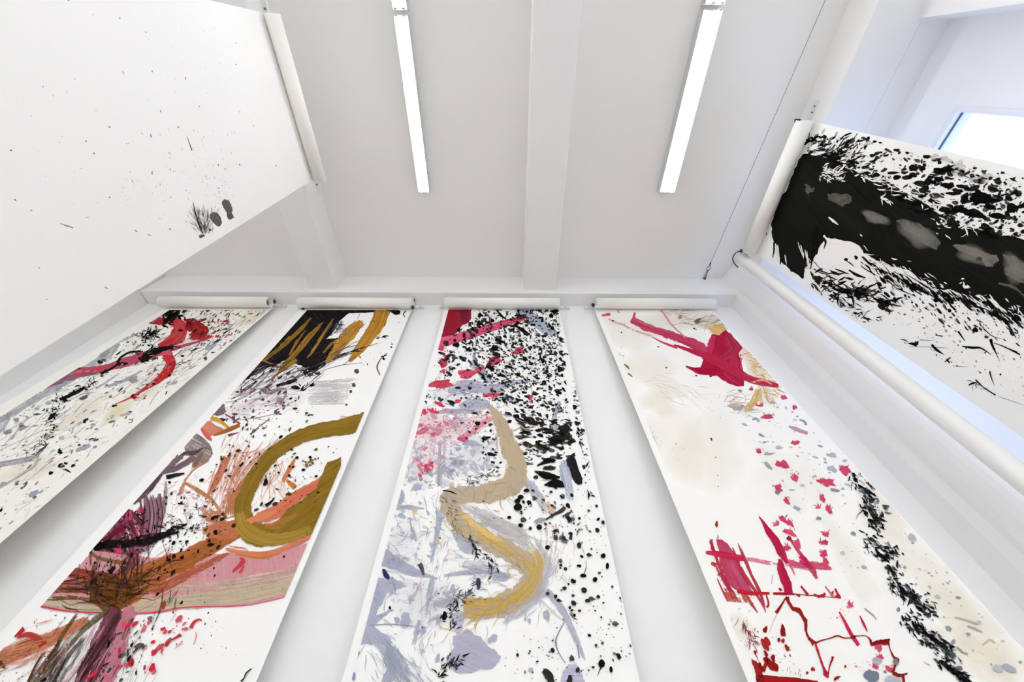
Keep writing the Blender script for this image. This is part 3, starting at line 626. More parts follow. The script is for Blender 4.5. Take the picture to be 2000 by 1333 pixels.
k = Ink('s2', 22, B)
k.ribbon([(340,600),(470,625),(600,640),(740,660)], [60,70,60,40], c(126,44,34), c(170,80,60), .85, .25); k.ribbon([(250,715),(400,700),(560,720)], [20,50,60], c(86,66,34), c(140,60,44), .8, .38); k.ribbon([(300,680),(420,660),(560,680)], [20,40,30], c(150,56,44), c(180,110,90), .85, .3)
k.ribbon([(280,745),(420,745),(520,770)], [14,26,20], c(110,88,50), op=.8, dry=.4); k.ribbon([(480,490),(540,530),(640,550),(760,570)], [14,30,26,10], c(112,108,44), c(150,80,70), .75, .3)
k.ribbon([(700,470),(720,560),(660,660),(560,760)], [50,110,120,80], c(120,62,60), c(80,34,44), .6, .3)
k.build('brush_stroke', 'red-brown smears over the pink band')
k = Ink('s2', 23, B)
k.ribbon([(1310,380),(1180,440),(1020,530),(860,600),(700,690),(560,770)], [50,90,100,130,170,190], c(150,88,34), c(186,106,58), .92, .1, .2); k.ribbon([(1330,340),(1230,380),(1100,380)], [80,110,60], c(214,136,98), SAL2, .85, .2)
k.ribbon([(1250,500),(1130,560),(960,650),(820,720)], [20,40,60,50], c(196,104,72), c(168,84,60), .75, .3)
k.rag([(470,660),(560,600),(700,640),(850,600),(800,700),(700,790),(620,850),(540,800),(480,770)], c(96,64,24), c(124,74,30), .82, .2, .12, .6, edge=.12)
k.ribbon([(1225,480),(1330,505),(1480,500),(1690,410)], [20,34,30,30], c(222,140,112), c(206,110,80), .9, .18); k.ribbon([(1280,510),(1420,528),(1520,505)], [8,16,4], c(190,120,60), dry=.2)
k.build('brush_stroke', 'orange-brown diagonal sweeping from the loop')
k = Ink('s2', 42, B)
k.twigs([(500,520),(640,560),(760,520)], 46, 120, (80,240), (4,16), 1.75, .2, [c(96,64,40),c(70,44,36),c(120,70,80)], .5)
k.twigs([(300,700),(420,720),(560,700)], 46, 110, (80,240), (3,12), .1, .2, [c(90,66,34),c(120,50,40),c(60,44,30)], .6)
k.twigs([(560,760),(700,700),(820,640)], 50, 110, (60,200), (3,12), -.5, .25, [c(80,52,22),c(60,46,22),c(150,86,40)], .6)
k.twigs([(900,600),(800,680),(760,740)], 40, 90, (80,220), (2,8), -.52, .12, [c(176,90,60),c(206,130,110)], .6)
k.build('ink_splatter', None, True)
k = Ink('s2', 24, B)   # the loop
k.Z = (0, 0, 1)
k.ribbon([(745,808),(700,827),(651,837),(602,847),(557,869),(522,898),(497,932),(480,968),(474,1000),(482,1030),(506,1046),(545,1044)], [36,34,30,28,26,27,29,30,34,40,46,40], OL, OL2, .97, .02, .12, step=3)
k.Z = B
k.ribbon([(1390,320),(1500,275),(1620,185),(1730,120),(1800,40)], [60,70,60,44,30], c(216,128,96), c(206,100,70), .9, .1)
k.rag([(1400,410),(1500,330),(1560,262),(1640,215),(1720,150),(1765,30),(1775,10),(1850,-20),(1850,40),(1690,400),(1560,440),(1400,440),(1330,410)], OL, c(120,88,26), .96, .02, .05, -.6)
k.ribbon([(1300,280),(1330,370),(1420,420),(1560,420),(1690,370)], [60,90,80,60,40], OL, c(176,142,66), .95, .12); k.ribbon([(1340,330),(1440,300),(1500,270)], [30,40,10], c(214,130,90), dry=.2); k.ribbon([(1420,350),(1500,350),(1620,290)], [20,50,20], c(196,124,70), OL, .8, .3)
k.build('brush_stroke', 'big ochre loop')
k = Ink('s2', 25, B)   # strokes running down
k.ribbon([(720,790),(640,960),(520,1240)], [60,120,170], c(206,136,150), c(180,96,116), .88, .18); k.ribbon([(620,800),(570,950),(440,1240)], [70,110,110], c(142,74,92), c(84,48,58), .88, .15); k.ribbon([(660,820),(600,900),(480,1090)], [50,40,10], c(60,40,34), c(90,50,50), .85, .35)
k.ribbon([(480,860),(300,955),(150,1015),(-30,1085)], [60,80,90,90], SAL, SAL2, .88, .3); k.ribbon([(60,1050),(200,1010)], [20,30], c(170,104,50), dry=.35)
k.ribbon([(78,955),(100,930),(130,912)], [14,40,24], c(190,36,44)); k.ribbon([(90,965),(150,945),(200,965),(225,1010)], [10,30,44,40], c(196,66,54), c(168,40,44), .92, .12)
k.ribbon([(600,800),(440,930),(300,1090),(170,1240)], [40,44,44,60], c(70,62,42), c(120,106,80), .85, .4); k.ribbon([(465,945),(340,1100),(260,1240)], [12,40,50], c(40,36,32), c(110,104,98), .9, .42); k.ribbon([(330,970),(280,1060),(200,1170)], [10,44,30], c(40,34,24), c(90,70,50), .85, .3); k.ribbon([(245,1035),(200,1100),(150,1210)], [12,10,16], c(92,46,30), dry=.1); k.ribbon([(420,830),(330,960),(310,1000)], [16,30,10], c(110,76,36), op=.8, dry=.3)
k.blob(6,1110,22,16,.4,c(44,34,14)); k.blob(235,1190,20,12,-.5,BLACK); k.blob(240,990,18,9,-.3,c(160,56,30))
k.build('brush_stroke', 'purple pink and black strokes running down')
k = Ink('s2', 43, B)
k.twigs([(600,880),(480,1050),(380,1200)], 60, 130, (120,300), (4,16), 2.1, .08, [c(120,60,80),c(80,44,56),c(206,140,156),c(60,44,44)], .55)
k.twigs([(420,900),(300,1050),(200,1180)], 50, 110, (90,240), (2,9), 2.15, .1, [c(60,52,40),BLACK,c(130,110,90)], .6)
k.twigs([(260,960),(120,1030),(20,1080)], 40, 80, (90,240), (3,10), 2.78, .08, [SAL,c(226,160,130),c(176,96,60)], .6)
k.twigs([(760,900),(700,1040),(600,1160)], 60, 160, (60,160), (1.5,5), 2.05, .14, [c(110,100,98),c(170,160,160),BLACK], .55)
k.build('ink_splatter', None, True)
k = Ink('s2', 26, B)
k.splat([(660,850),(1040,850),(960,1000),(840,1160),(640,1150)], 46, (4,20), [c(202,50,72),c(188,40,56),c(206,80,100)], -1.0, .5, (1.3,3)); k.splat([(600,850),(900,850),(760,1200),(500,1200)], 90, (2,13), [BLACK,c(70,60,60),c(110,98,96)], -1.1, .4, (1.4,4))
for x, y, a, b, g in ((825,1125,28,13,-1.1),(838,1040,26,10,-.9),(650,1120,20,7,-.3),(830,985,14,9,-.7),(884,915,16,8,-.6),(500,1165,40,8,-.6)): k.blob(x,y,a,b,g,c(204,44,66))
k.ribbon([(1035,910),(1050,880),(1080,862),(1095,870)], [22,16,10,8], c(196,60,70), dry=.15); k.ribbon([(930,975),(980,945)], [6,18], c(170,50,60), dry=.2); k.ribbon([(1050,1000),(1065,950),(1060,930)], [5,8,4], c(220,150,160)); k.ribbon([(950,1020),(990,980)], [4,8], c(220,150,150))
k.ribbon([(725,1020),(760,1005),(800,1010)], [10,34,8], c(92,76,72), dry=.2); k.blob(700,1075,20,9,-1.1,BLACK); k.blob(715,1000,16,6,-1,BLACK)
k.splat([(1100,860),(1340,860),(1380,1150),(1080,1060)], 16, (2,7), [BLACK], -1, .3, (1,2)); k.ribbon([(1365,1130),(1335,1155),(1325,1180),(1308,1200)], [6,9,6,12], c(50,50,50), dry=.15)
k.ribbon([(1300,530),(1320,545),(1262,606)], [10,26,12], c(206,58,78)); k.ribbon([(1325,570),(1300,612)], [8,16], c(206,70,90)); k.blob(888,785,24,11,-1.2,c(176,60,34))
for x, y, r in ((985,772,12),(1130,828,7),(1160,585,8),(1165,625,9),(940,825,7),(1540,522,9),(1110,770,6),(855,725,12)): k.blob(x,y,r,r*.5,-1,BLACK)
k.splat([(20,820),(260,760),(480,850),(300,930),(60,900)], 20, (3,9), [BLACK,c(150,40,60)], -1, .3, (1.5,3)); k.splat([(0,1090),(300,1000),(420,1050),(160,1203),(0,1203)], 40, (2,9), [c(90,60,50),c(206,120,100)], -.7, .5, (1.5,3)); k.splat([(440,470),(1300,330),(1200,480),(900,640),(500,760)], 120, (3,14), [c(40,28,20),BLACK,c(70,46,24)], -.9, .5, (1.1,2.2))
k.twigs([(980,650),(960,740),(900,800)], 14, 80, (40,110), (2,5), 1.9, .15, [c(90,80,66)], .7); k.twigs([(500,560),(480,700)], 10, 60, (60,140), (3,9), 1.7, .2, [c(60,40,36)], .7)
k.build('ink_splatter', None, True)
k = Ink('s2', 27, A)
DOT = [c(40,32,12), BLACK, c(96,76,20)]
k.splat([(340,860),(800,840),(560,1000),(300,1333),(0,1333)], 110, (3,10), DOT, -.8, .4, (1.2,2.6)); k.splat([(560,1060),(1000,1000),(880,1200),(700,1333),(380,1333)], 44, (3,10), DOT, -.6, .5, (1.1,2)); k.splat([(755,1110),(830,1110),(820,1165),(760,1165)], 16, (6,11), [c(122,94,24)], 0, 1, (1,1.5))
for x, y, a, b, g in ((792,1100,12,9,0),(745,1186,13,10,0),(648,1225,10,9,0),(832,1230,11,9,0),(489,1278,15,12,0),(702,1102,12,10,0),(315,1156,11,8,-.6),(765,797,10,8,-.5),(590,960,16,8,-.6),(357,876,13,7,-.7),(297,1056,16,9,0),(46,1255,16,9,-.5),(240,1016,7,6,0),(683,1075,14,5,-.4)): k.blob(x,y,a,b,g,k.R.choice(DOT))
k.ribbon([(485,1275),(490,1240),(480,1215)], [12,6,3], BLACK); k.ribbon([(280,1060),(297,1050),(320,1055)], [8,16,4], c(90,74,60))
k.Z = B
k.splat([(1030,360),(1190,280),(1240,300),(1050,420)], 30, (4,13), DOT, -.8, .5, (1.2,2)); k.splat([(1340,230),(1760,100),(1700,260),(1360,300)], 26, (3,11), DOT, -.7, .4, (1.1,2)); k.splat([(930,400),(1060,400),(1020,520),(900,560)], 20, (4,12), [BLACK], -.8, .4, (1.1,2))
k.blob(1440,118,22,10,-1.1,BLACK); k.ribbon([(1440,245),(1465,230),(1490,200)], [18,14,5], c(40,34,14)); k.blob(1492,236,15,11,-.4,c(70,54,20)); k.blob(1570,182,12,10,0,c(80,60,20)); k.blob(1095,106,12,8,-.7,BLACK); k.blob(942,447,13,9,-.7,BLACK)
k.build('ink_splatter', None, True)

# ------------------------------------------------------------------ scroll with the tan winding stroke
C_ = (760, 580, 3.507); D_ = (660, 900, 3.078)
LAV, LAV2 = c(166, 172, 194), c(186, 186, 200); TAN, TAN2 = c(196, 172, 130), c(184, 170, 156); YEL = c(206, 168, 88)
PK = c(214, 92, 122); RED = c(186, 34, 66)
k = Ink('s3', 31, C_)
for q in ((330,880,220,130,.2,c(222,150,170),.55),(560,880,160,80,-.4,c(226,170,186),.5),(230,1060,160,160,.3,c(224,176,190),.4),(480,1120,260,140,.1,c(196,198,212),.5),(160,1230,140,100,.2,c(200,202,214),.5),(620,1010,150,80,.1,c(190,194,210),.5),(420,680,200,70,0,c(206,206,222),.5)): k.wash(*q)
k.splat([(60,1310),(120,1000),(400,900),(700,1000),(700,1200),(480,1300)], 150, (8,34), [c(196,198,212),c(210,208,218),c(188,190,200)], .4, .8, (1,2), op=.55, irr=.3); k.splat([(130,960),(330,760),(520,800),(420,1180),(100,1130)], 90, (6,26), [c(226,160,178),c(216,120,146),c(232,186,198)], .3, .8, (1,2), op=.55, irr=.35)
k.ribbon([(350,980),(345,1130),(350,1320)], [30,40,40], c(206,190,186), LAV, .5, .4); k.ribbon([(370,960),(380,1180)], [12,20], c(200,180,190), op=.5, dry=.4); k.splat([(350,780),(700,640),(760,760),(500,1000)], 40, (8,30), [c(204,206,220),c(196,190,206)], .2, .5, (1,2.2), op=.55, irr=.3)
k.build('paint_wash', 'pale pink and lavender blotches')
k = Ink('s3', 32, C_)
for p, w, o in (([(400,640),(520,610),(700,630),(860,590),(1010,572)], [50,90,70,40,20], .75), ([(470,780),(560,735),(690,740)], [50,100,60], .75), ([(330,790),(460,785),(640,790)], [24,40,20], .8), ([(590,360),(585,450),(650,490)], [16,26,34], .8), ([(560,450),(600,480),(700,590)], [60,50,70], .75), ([(740,540),(840,530)], [16,20], .7), ([(905,920),(930,850),(1000,790)], [20,26,10], .7), ([(1165,715),(1130,850),(1150,975)], [22,40,46], .75), ([(1195,1120),(1200,1200),(1205,1300)], [40,60,44], .75), ([(500,1010),(560,1000),(640,1020)], [20,44,20], .7), ([(700,700),(800,690),(900,740)], [30,50,30], .55), ([(960,350),(1080,350)], [14,8], .6), ([(590,180),(600,340)], [20,24], .35)):
    k.ribbon(p, w, LAV, LAV2, o, .22)
k.ribbon([(880,80),(950,130),(1050,200),(1150,262)], [70,80,80,44], c(164,172,190), c(176,182,196), .95, .06)
k.build('brush_stroke', 'lavender grey strokes')
k = Ink('s3', 61, C_)
k.twigs([(260,640),(520,640),(760,620)], 70, 110, (40,130), (2,9), -.1, .3, [LAV,LAV2,c(206,180,196)], .55); k.twigs([(220,860),(460,900),(660,880)], 110, 180, (24,90), (2,8), -.4, .6, [c(216,140,164),LAV2,c(226,180,196),LAV], .5); k.twigs([(150,1100),(330,1130),(520,1180)], 110, 220, (24,90), (2,9), .6, .8, [LAV2,LAV,c(214,206,214)], .5)
k.build('ink_splatter', None, True)
k = Ink('s3', 33, C_)
k.rag([(405,80),(565,80),(562,150),(545,178),(500,195),(470,240),(440,270),(360,300),(330,300)], c(176,26,38), c(120,34,60), .96, .02, .05, .15); k.ribbon([(515,80),(520,170)], [70,50], c(136,44,80), c(110,30,50), .7, .2)
k.ribbon([(325,315),(420,298),(560,252),(720,205),(930,142)], [70,62,64,54,36], c(206,58,98), c(222,112,142), .95, .05); k.blob(905,142,30,18,-.2,c(110,34,60),.8,irr=.3,dry=.2)
k.build('brush_stroke', 'crimson block and slanting pink stroke')
k = Ink('s3', 34, C_)
for x, y, a, b, g in ((885,372,46,22,-.2),(722,440,58,26,-.3),(535,528,66,30,-.3),(620,500,36,14,-.3),(350,598,80,30,-.2),(368,455,26,34,.2),(395,410,30,12,.2),(352,352,26,16,0),(345,735,34,14,.5),(700,672,54,16,-.1),(965,690,16,22,-.3),(470,715,18,14,0),(240,790,20,16,0),(300,785,40,12,.4),(370,510,18,10,-.4)):
    k.blob(x,y,a,b,g,RED,.9,irr=.34,dry=.22,col2=c(220,90,120)); k.splat([(x-a*1.3,y-b*1.4),(x+a*1.3,y-b*1.4),(x+a*1.3,y+b*1.4),(x-a*1.3,y+b*1.4)], 12, (2,8), [RED,c(214,60,92)], 0, 1, (1,2))
k.ribbon([(470,985),(560,930),(650,860),(745,815)], [60,44,44,30], c(222,120,142), c(230,170,180), .7, .35); k.blob(505,975,34,20,.2,c(222,90,116),.8,irr=.3,dry=.3); k.blob(215,910,50,40,-.5,c(210,90,124),.6,irr=.3,dry=.38)
k.splat([(215,1190),(300,1120),(310,1180),(230,1210)], 40, (3,8), [c(220,90,120),c(212,70,100)], 0, 1, (1,1.6)); k.splat([(160,760),(760,780),(600,980),(180,960)], 90, (2,9), [c(214,80,110),c(200,60,90)], 0, 1, (1,2.4), op=.8); k.splat([(190,1200),(240,1200),(230,1300)], 10, (3,9), [c(224,120,140)], 0, 1)
k.build('brush_stroke', 'crimson dabs down the left side')
k = Ink('s3', 35, C_)
H1 = [BLACK, BLACK, c(40,42,46), c(60,64,72)]
k.splat([(600,85),(1160,85),(1180,300),(1240,800),(1255,1000),(1000,900),(860,780),(760,720),(640,560),(560,400),(480,330)], 1500, (2,12.5), H1, .35, .55, (1.1,2.8), pw=1.75, irr=.26)
k.splat([(640,85),(1160,85),(1200,560),(860,660),(640,540),(520,330)], 1100, (1.5,8), H1, .35, .6, (1,2.6), pw=1.5)
k.splat([(480,200),(560,180),(600,330),(400,560),(330,400)], 90, (3,16), H1, .3, .6, (1,2.4), irr=.25); k.splat([(280,440),(560,380),(700,640),(560,780),(230,740)], 120, (2,14), H1, .2, .6, (1,2.4), irr=.25)
k.splat([(880,830),(1250,830),(1255,1020),(1000,1060),(880,1010)], 120, (7,30), [BLACK,c(36,36,36),c(64,58,44)], .05, .2, (1.6,3.6), irr=.25); k.splat([(860,1000),(1250,1000),(1250,1100),(940,1160)], 70, (5,20), [BLACK,c(66,60,40),c(80,84,100)], .1, .3, (1.4,3), irr=.25)
for x, y, a, b, g in ((755,300,30,16,.2),(720,355,24,18,.5),(735,395,28,10,.1),(930,425,20,14,.3),(1052,436,16,11,.2),(690,482,36,12,.4),(880,535,16,12,.3),(690,546,16,9,.1),(605,868,16,18,.3),(425,722,30,11,.3),(660,970,26,16,-.3),(700,1080,34,11,.1),(620,185,20,12,.1),(1168,495,18,20,.4),(1160,655,26,10,.2),(1000,665,18,12,0),(770,540,30,10,.3),(820,480,34,8,.2),(820,805,20,12,0),(870,820,24,14,.3),(820,855,18,12,0)):
    k.blob(x,y,a,b,g,k.R.choice(H1[:3]),irr=.3,tail=.2)
k.ribbon([(860,195),(910,225),(955,262)], [10,30,16], BLACK, dry=.2); k.ribbon([(735,90),(765,125),(800,155)], [8,16,8], BLACK, dry=.15); k.blob(870,190,30,10,-.7,BLACK); k.blob(1135,100,24,16,0,BLACK,irr=.4); k.blob(1110,130,14,18,.4,BLACK,irr=.4); k.blob(555,450,26,8,.9,c(70,76,96)); k.blob(460,330,26,14,.2,BLACK,irr=.3); k.blob(390,318,22,16,.3,c(60,40,46),irr=.3)
k.build('ink_splatter', None, True)
k = Ink('s3', 36, C_)
k.splat([(420,640),(900,660),(940,800),(560,800)], 70, (2,13), H1, .1, .5, (1,2.4)); k.splat([(450,860),(700,860),(720,1000),(440,960)], 34, (3,12), H1, .4, .8, (1,2)); k.splat([(640,980),(780,960),(760,1200),(640,1140)], 46, (2,12), H1+[c(110,114,140)], .3, .6, (1,2)); k.splat([(240,640),(300,640),(280,720),(240,700)], 8, (4,14), [c(70,70,90)], 1.2, .4)
k.ribbon([(1270,1070),(1248,1120),(1262,1190),(1300,1260),(1318,1285)], [10,46,60,60,14], BLACK, c(50,52,56), 1, .1)
for p, w in (([(995,1195),(1070,1222),(1160,1238)], [10,54,20]), ([(1010,1160),(1090,1125),(1140,1120)], [10,34,16]), ([(1060,1180),(1120,1165)], [22,36]), ([(1070,1290),(1130,1275),(1200,1290)], [14,56,40]), ([(960,870),(1060,865)], [26,20]), ([(1160,900),(1240,880)], [30,40]), ([(1130,960),(1240,970)], [30,30])): k.ribbon(p, w, BLACK, c(40,42,44), 1, .25, .3)
k.splat([(1215,390),(1245,390),(1400,1290),(1340,1290)], 90, (3,15), [BLACK,BLACK,c(120,124,150)], .5, .8, (1,2.4), irr=.3); k.twigs([(1280,870),(1310,960),(1320,1010)], 18, 26, (16,36), (5,12), 1.2, .6, [BLACK]); k.ribbon([(1080,405),(1100,395),(1140,398)], [4,8,3], BLACK); k.ribbon([(1185,410),(1205,390),(1228,395)], [4,10,4], BLACK)
k.twigs([(500,1240),(540,1270),(620,1235),(700,1200)], 26, 30, (20,50), (2,5), .2, .7, [c(40,44,60),BLACK])
k.build('ink_splatter', None, True)
k = Ink('s3', 37, D_)
for p, w, o, d in (([(240,560),(330,610),(430,660),(600,710)], [110,84,60,4], .92, .04), ([(600,280),(605,380),(560,620)], [40,40,16], .6, .3), ([(490,960),(470,1040),(455,1110)], [30,34,24], .6, .2), ([(570,700),(550,800),(530,930)], [30,34,10], .6, .25), ([(440,400),(470,480)], [30,20], .6, .2), ([(690,400),(760,500),(840,560)], [40,90,50], .6, .3), ([(740,620),(860,640),(1000,690)], [70,50,30], .55, .3), ([(640,690),(800,670),(940,670)], [20,34,24], .7, .15), ([(930,700),(1000,700),(1040,690)], [50,60,20], .7, .2), ([(340,290),(420,280),(520,290)], [20,30,8], .8, .2), ([(350,280),(375,220),(370,160)], [30,60,20], .75, .2), ([(560,860),(680,850),(740,830)], [60,70,20], .7, .3), ([(640,340),(600,360)], 40, .6, .2)):
    k.ribbon(p, w, LAV, c(178,180,196), o, d)
k.rag([(215,700),(330,700),(420,760),(300,790),(250,880),(230,930),(330,900),(250,960),(210,990),(300,1050),(330,1100),(120,1110)], c(168,174,198), c(182,184,200), .9, .12, .14, 1.0, edge=.12)
k.ribbon([(230,1090),(310,1160),(360,1260),(430,1360)], [60,110,120,80], c(168,176,194), LAV2, .85, .34); k.ribbon([(300,1100),(330,1230),(280,1340)], [30,80,70], c(160,170,188), LAV2, .85, .25); k.ribbon([(160,1110),(110,1200),(80,1290)], [4,8,12], c(190,192,206)); k.blob(95,1300,12,26,.2,c(140,142,180))
k.rag([(690,1060),(780,1010),(860,1060),(920,1130),(980,1180),(930,1250),(800,1280),(690,1260),(650,1180),(700,1120)], c(188,180,202), c(178,178,198), .88, .06, .16, .4, edge=.1); k.blob(720,970,46,60,.2,c(190,192,210),.7,irr=.35,dry=.25)
for x, y, a, b, g in ((930,1072,34,22,-.9),(512,1022,18,28,0),(640,800,12,14,0),(650,598,9,9,0),(480,160,30,16,-.2),(355,960,18,18,0),(405,960,34,44,.3),(1255,930,18,34,0),(1150,965,12,14,0),(1125,955,8,8,0),(1160,1260,14,16,0),(510,1145,14,12,0),(690,770,16,24,0),(1708,840,10,18,0),(600,1190,14,26,.2),(1255,800,26,22,.2)): k.blob(x,y,a,b,g,c(176,178,202),.9,irr=.25)
k.ribbon([(1250,780),(1330,870),(1400,1000),(1450,1120),(1485,1200)], [44,44,36,30,14], c(178,182,198), LAV2, .75, .2); k.ribbon([(1210,830),(1300,920),(1380,980)], [20,20,10], c(206,206,210), op=.6, dry=.2); k.ribbon([(1365,960),(1310,1080),(1330,1160),(1370,1220)], [4,7,5,4], c(130,134,144)); k.ribbon([(1440,1110),(1450,1190)], [5,8], c(140,144,156)); k.rag([(1340,1340),(1350,1270),(1385,1225),(1445,1235),(1470,1290),(1490,1345)], c(184,180,206), c(196,194,216), .9, .05, .1)
k.splat([(340,240),(620,240),(560,700),(300,560)], 60, (3,18), [c(200,202,214),c(184,186,204)], .6, .8, (1,2.4), op=.7); k.splat([(300,720),(700,700),(640,1000),(340,960)], 70, (4,22), [c(190,190,206),c(206,204,214)], -.5, .6, (1.2,3), op=.65, irr=.3); k.ribbon([(280,450),(420,445),(560,430)], [2,3,2], c(190,190,190)); k.ribbon([(190,990),(330,985),(480,1000)], [4,7,4], c(140,140,150)); k.ribbon([(505,560),(500,760),(505,1000),(495,1333)], [2,3,3,2], c(196,196,200))
k.build('brush_stroke', 'lavender strokes and clouds low on the left')
k = Ink('s3', 60, D_)
k.twigs([(330,300),(360,560),(300,760),(230,960)], 90, 200, (30,120), (2,9), .6, .8, [LAV,LAV2,c(196,190,206)], .55); k.twigs([(500,200),(620,560),(560,900),(480,1200)], 110, 160, (30,140), (2,8), 1.75, .35, [LAV,LAV2,c(206,204,212)], .5); k.twigs([(700,560),(860,680),(980,700)], 50, 110, (40,130), (3,10), .15, .3, [LAV,LAV2,c(206,196,210)], .5)
k.twigs([(240,1120),(340,1220),(420,1333)], 70, 130, (60,180), (3,12), 1.05, .25, [LAV,c(170,178,196),LAV2], .6); k.twigs([(1180,420),(1280,540),(1300,680)], 50, 120, (40,120), (2,7), 1.4, .4, [c(206,196,196),LAV2,c(196,180,170)], .5); k.twigs([(780,300),(900,370),(1060,440)], 50, 70, (60,180), (3,9), .5, .12, [c(186,188,200),c(206,204,204)], .6)
k.wash(560,860,300,180,.4,c(196,198,212),.4); k.wash(340,520,160,200,.4,c(200,204,220),.35)
k.build('ink_splatter', None, True)
k = Ink('s3', 38, D_)
k.ribbon([(800,280),(900,350),(1050,430),(1180,520)], [40,110,120,60], c(192,188,192), c(206,202,200), .75, .4); k.ribbon([(860,250),(950,220)], [50,60], c(204,196,188), op=.6, dry=.4); k.ribbon([(1190,480),(1260,600),(1240,700),(1190,810),(1080,910),(990,980)], [30,34,80,90,70,20], c(188,186,204), c(200,196,200), .75, .28); k.ribbon([(1320,630),(1260,700)], [30,40], c(206,196,214), op=.7, dry=.3)
for x in (1215,1250,1285,1310): k.ribbon([(x,380),(x+6,480),(x-16,620)], [8,16,6], c(206,192,184), op=.55, dry=.45)
k.ribbon([(1120,110),(1210,230),(1250,330)], [50,60,30], c(222,206,196), LAV, .6, .35); k.blob(1280,290,22,44,-.4,c(214,186,152),.7,irr=.25,dry=.3)
k.build('brush_stroke', 'grey shadow strokes beside the winding stroke')
k = Ink('s3', 39, (0, 0, 1))
pth = [(955,792),(972,815),(985,845),(997,878),(1010,910),(1003,940),(972,958),(930,966),(888,968),(874,976),(884,1000),(905,1028),(945,1053),(990,1075),(1025,1098),(1042,1122),(1030,1150),(1000,1172),(960,1188),(905,1190)]
k.ribbon(pth, [8,20,28,34,40,44,40,34,30,34,34,34,36,38,40,42,44,44,42,44], c(196,174,136), c(184,168,150), .93, .06, .36, .12, 3)
k.ribbon(pth[11:], [4,14,18,22,24,26,28,34,44], c(214,182,112), c(200,168,100), .8, .3, .34, .12, 3); k.ribbon([(905,1170),(930,1185),(985,1180),(1025,1155)], [20,36,30,10], c(206,166,76), c(196,168,110), .85, .25)
k.ribbon([(1044,1070),(1052,1100),(1046,1130)], [10,24,10], c(206,176,110), op=.8, dry=.3); k.ribbon([(900,1005),(940,1035),(985,1062)], [8,14,8], c(222,186,110), dry=.3); k.blob(882,950,5,10,.1,c(206,192,168),.8)
k.twigs(pth[:8], 60, 44, (12,40), (1,4), 1.3, .5, [c(196,174,136),c(206,190,164),c(186,176,166)], .6); k.twigs(pth[9:15], 70, 40, (16,50), (1,4), .5, .3, [c(196,184,166),c(186,182,196),c(214,190,140)], .6); k.twigs(pth[15:], 60, 44, (16,50), (1,3.5), 2.5, .5, [c(206,178,116),c(190,184,190),c(214,180,100)], .6)
k.build('brush_stroke', 'tan and gold winding stroke')
k = Ink('s3', 40, D_)
k.twigs([(620,200),(660,270),(690,350),(740,440)], 34, 30, (16,44), (2,5), 1.0, .6, [c(40,40,50),BLACK]); k.twigs([(790,450),(810,500),(825,560)], 20, 14, (20,44), (4,9), 1.1, .5, [c(40,44,60)]); k.twigs([(835,560),(890,590),(950,640)], 30, 30, (18,44), (3,9), .7, .5, [c(46,52,76),BLACK]); k.twigs([(760,110),(860,110),(940,70)], 18, 30, (18,40), (2,5), .1, .6, [c(40,44,54)]); k.ribbon([(630,180),(680,188),(715,205)], [6,10,4], BLACK)
k.twigs([(660,860),(740,810),(830,740)], 44, 50, (20,60), (2,7), -.5, .5, [c(90,84,90),c(60,60,80)]); k.twigs([(630,960),(690,900),(720,870)], 26, 44, (18,50), (3,11), -1.0, .4, [BLACK,c(50,56,84)]); k.twigs([(680,1020),(700,1000)], 8, 20, (24,50), (5,9), -1.1, .3, [BLACK]); k.twigs([(600,1280),(650,1240),(710,1210)], 36, 44, (20,56), (4,13), -.6, .4, [BLACK,c(60,60,70)]); k.twigs([(900,720),(920,680)], 8, 20, (20,50), (2,5), -1.2, .4, [c(40,44,70)])
k.blob(640,935,14,30,.2,BLACK); k.blob(288,685,16,34,-.5,c(44,50,80)); k.ribbon([(490,620),(505,650),(515,690)], [34,24,14], c(40,40,36), c(90,96,100)); k.blob(845,740,14,34,0,c(50,58,84),dry=.2); k.blob(312,886,8,10,0,BLACK); k.blob(120,1160,10,14,.3,c(80,80,84))
k.ribbon([(1250,355),(1300,325),(1345,300),(1365,280)], [10,14,24,20], c(44,46,54), c(90,70,60), 1, .1); k.blob(1215,360,34,16,-.2,c(150,150,160),.7,dry=.2)
k.ribbon([(1395,-20),(1415,40),(1440,100),(1455,140)], [60,56,50,30], BLACK, c(46,48,52), 1, .08); k.ribbon([(1190,70),(1260,95),(1335,100)], [10,50,20], BLACK, dry=.2); k.ribbon([(1240,150),(1300,140),(1380,150)], [14,50,30], BLACK, dry=.2); k.ribbon([(1240,0),(1310,5)], [30,30], BLACK, dry=.3); k.ribbon([(1230,45),(1310,45)], [24,30], c(50,46,36), dry=.25)
k.ribbon([(1350,20),(1375,100),(1400,240)], [60,60,40], c(176,184,210), c(196,200,216), .75, .25); k.ribbon([(1160,120),(1190,180),(1240,230)], [40,44,20], c(186,192,206), op=.7, dry=.3)
k.build('brush_stroke', 'black drags near the right edge')
k = Ink('s3', 41, D_)
k.splat([(1090,160),(1500,170),(1640,420),(1740,800),(1780,1100),(1700,1300),(1330,1330),(1200,1080),(1340,700),(1280,520)], 230, (2.5,16), [BLACK,BLACK,BLACK,c(44,44,36)], .8, .6, (1,1.5), pw=2.4, irr=.08); k.splat([(1060,180),(1330,180),(1500,440),(1340,480),(1080,400)], 60, (4,18), [BLACK,c(60,56,44),c(90,92,110)], .6, .6, (1,1.7)); k.splat([(1000,1050),(1320,1050),(1340,1330),(1000,1330)], 34, (3,9), [BLACK,c(130,134,150)], 0, 1, (1,1.5))
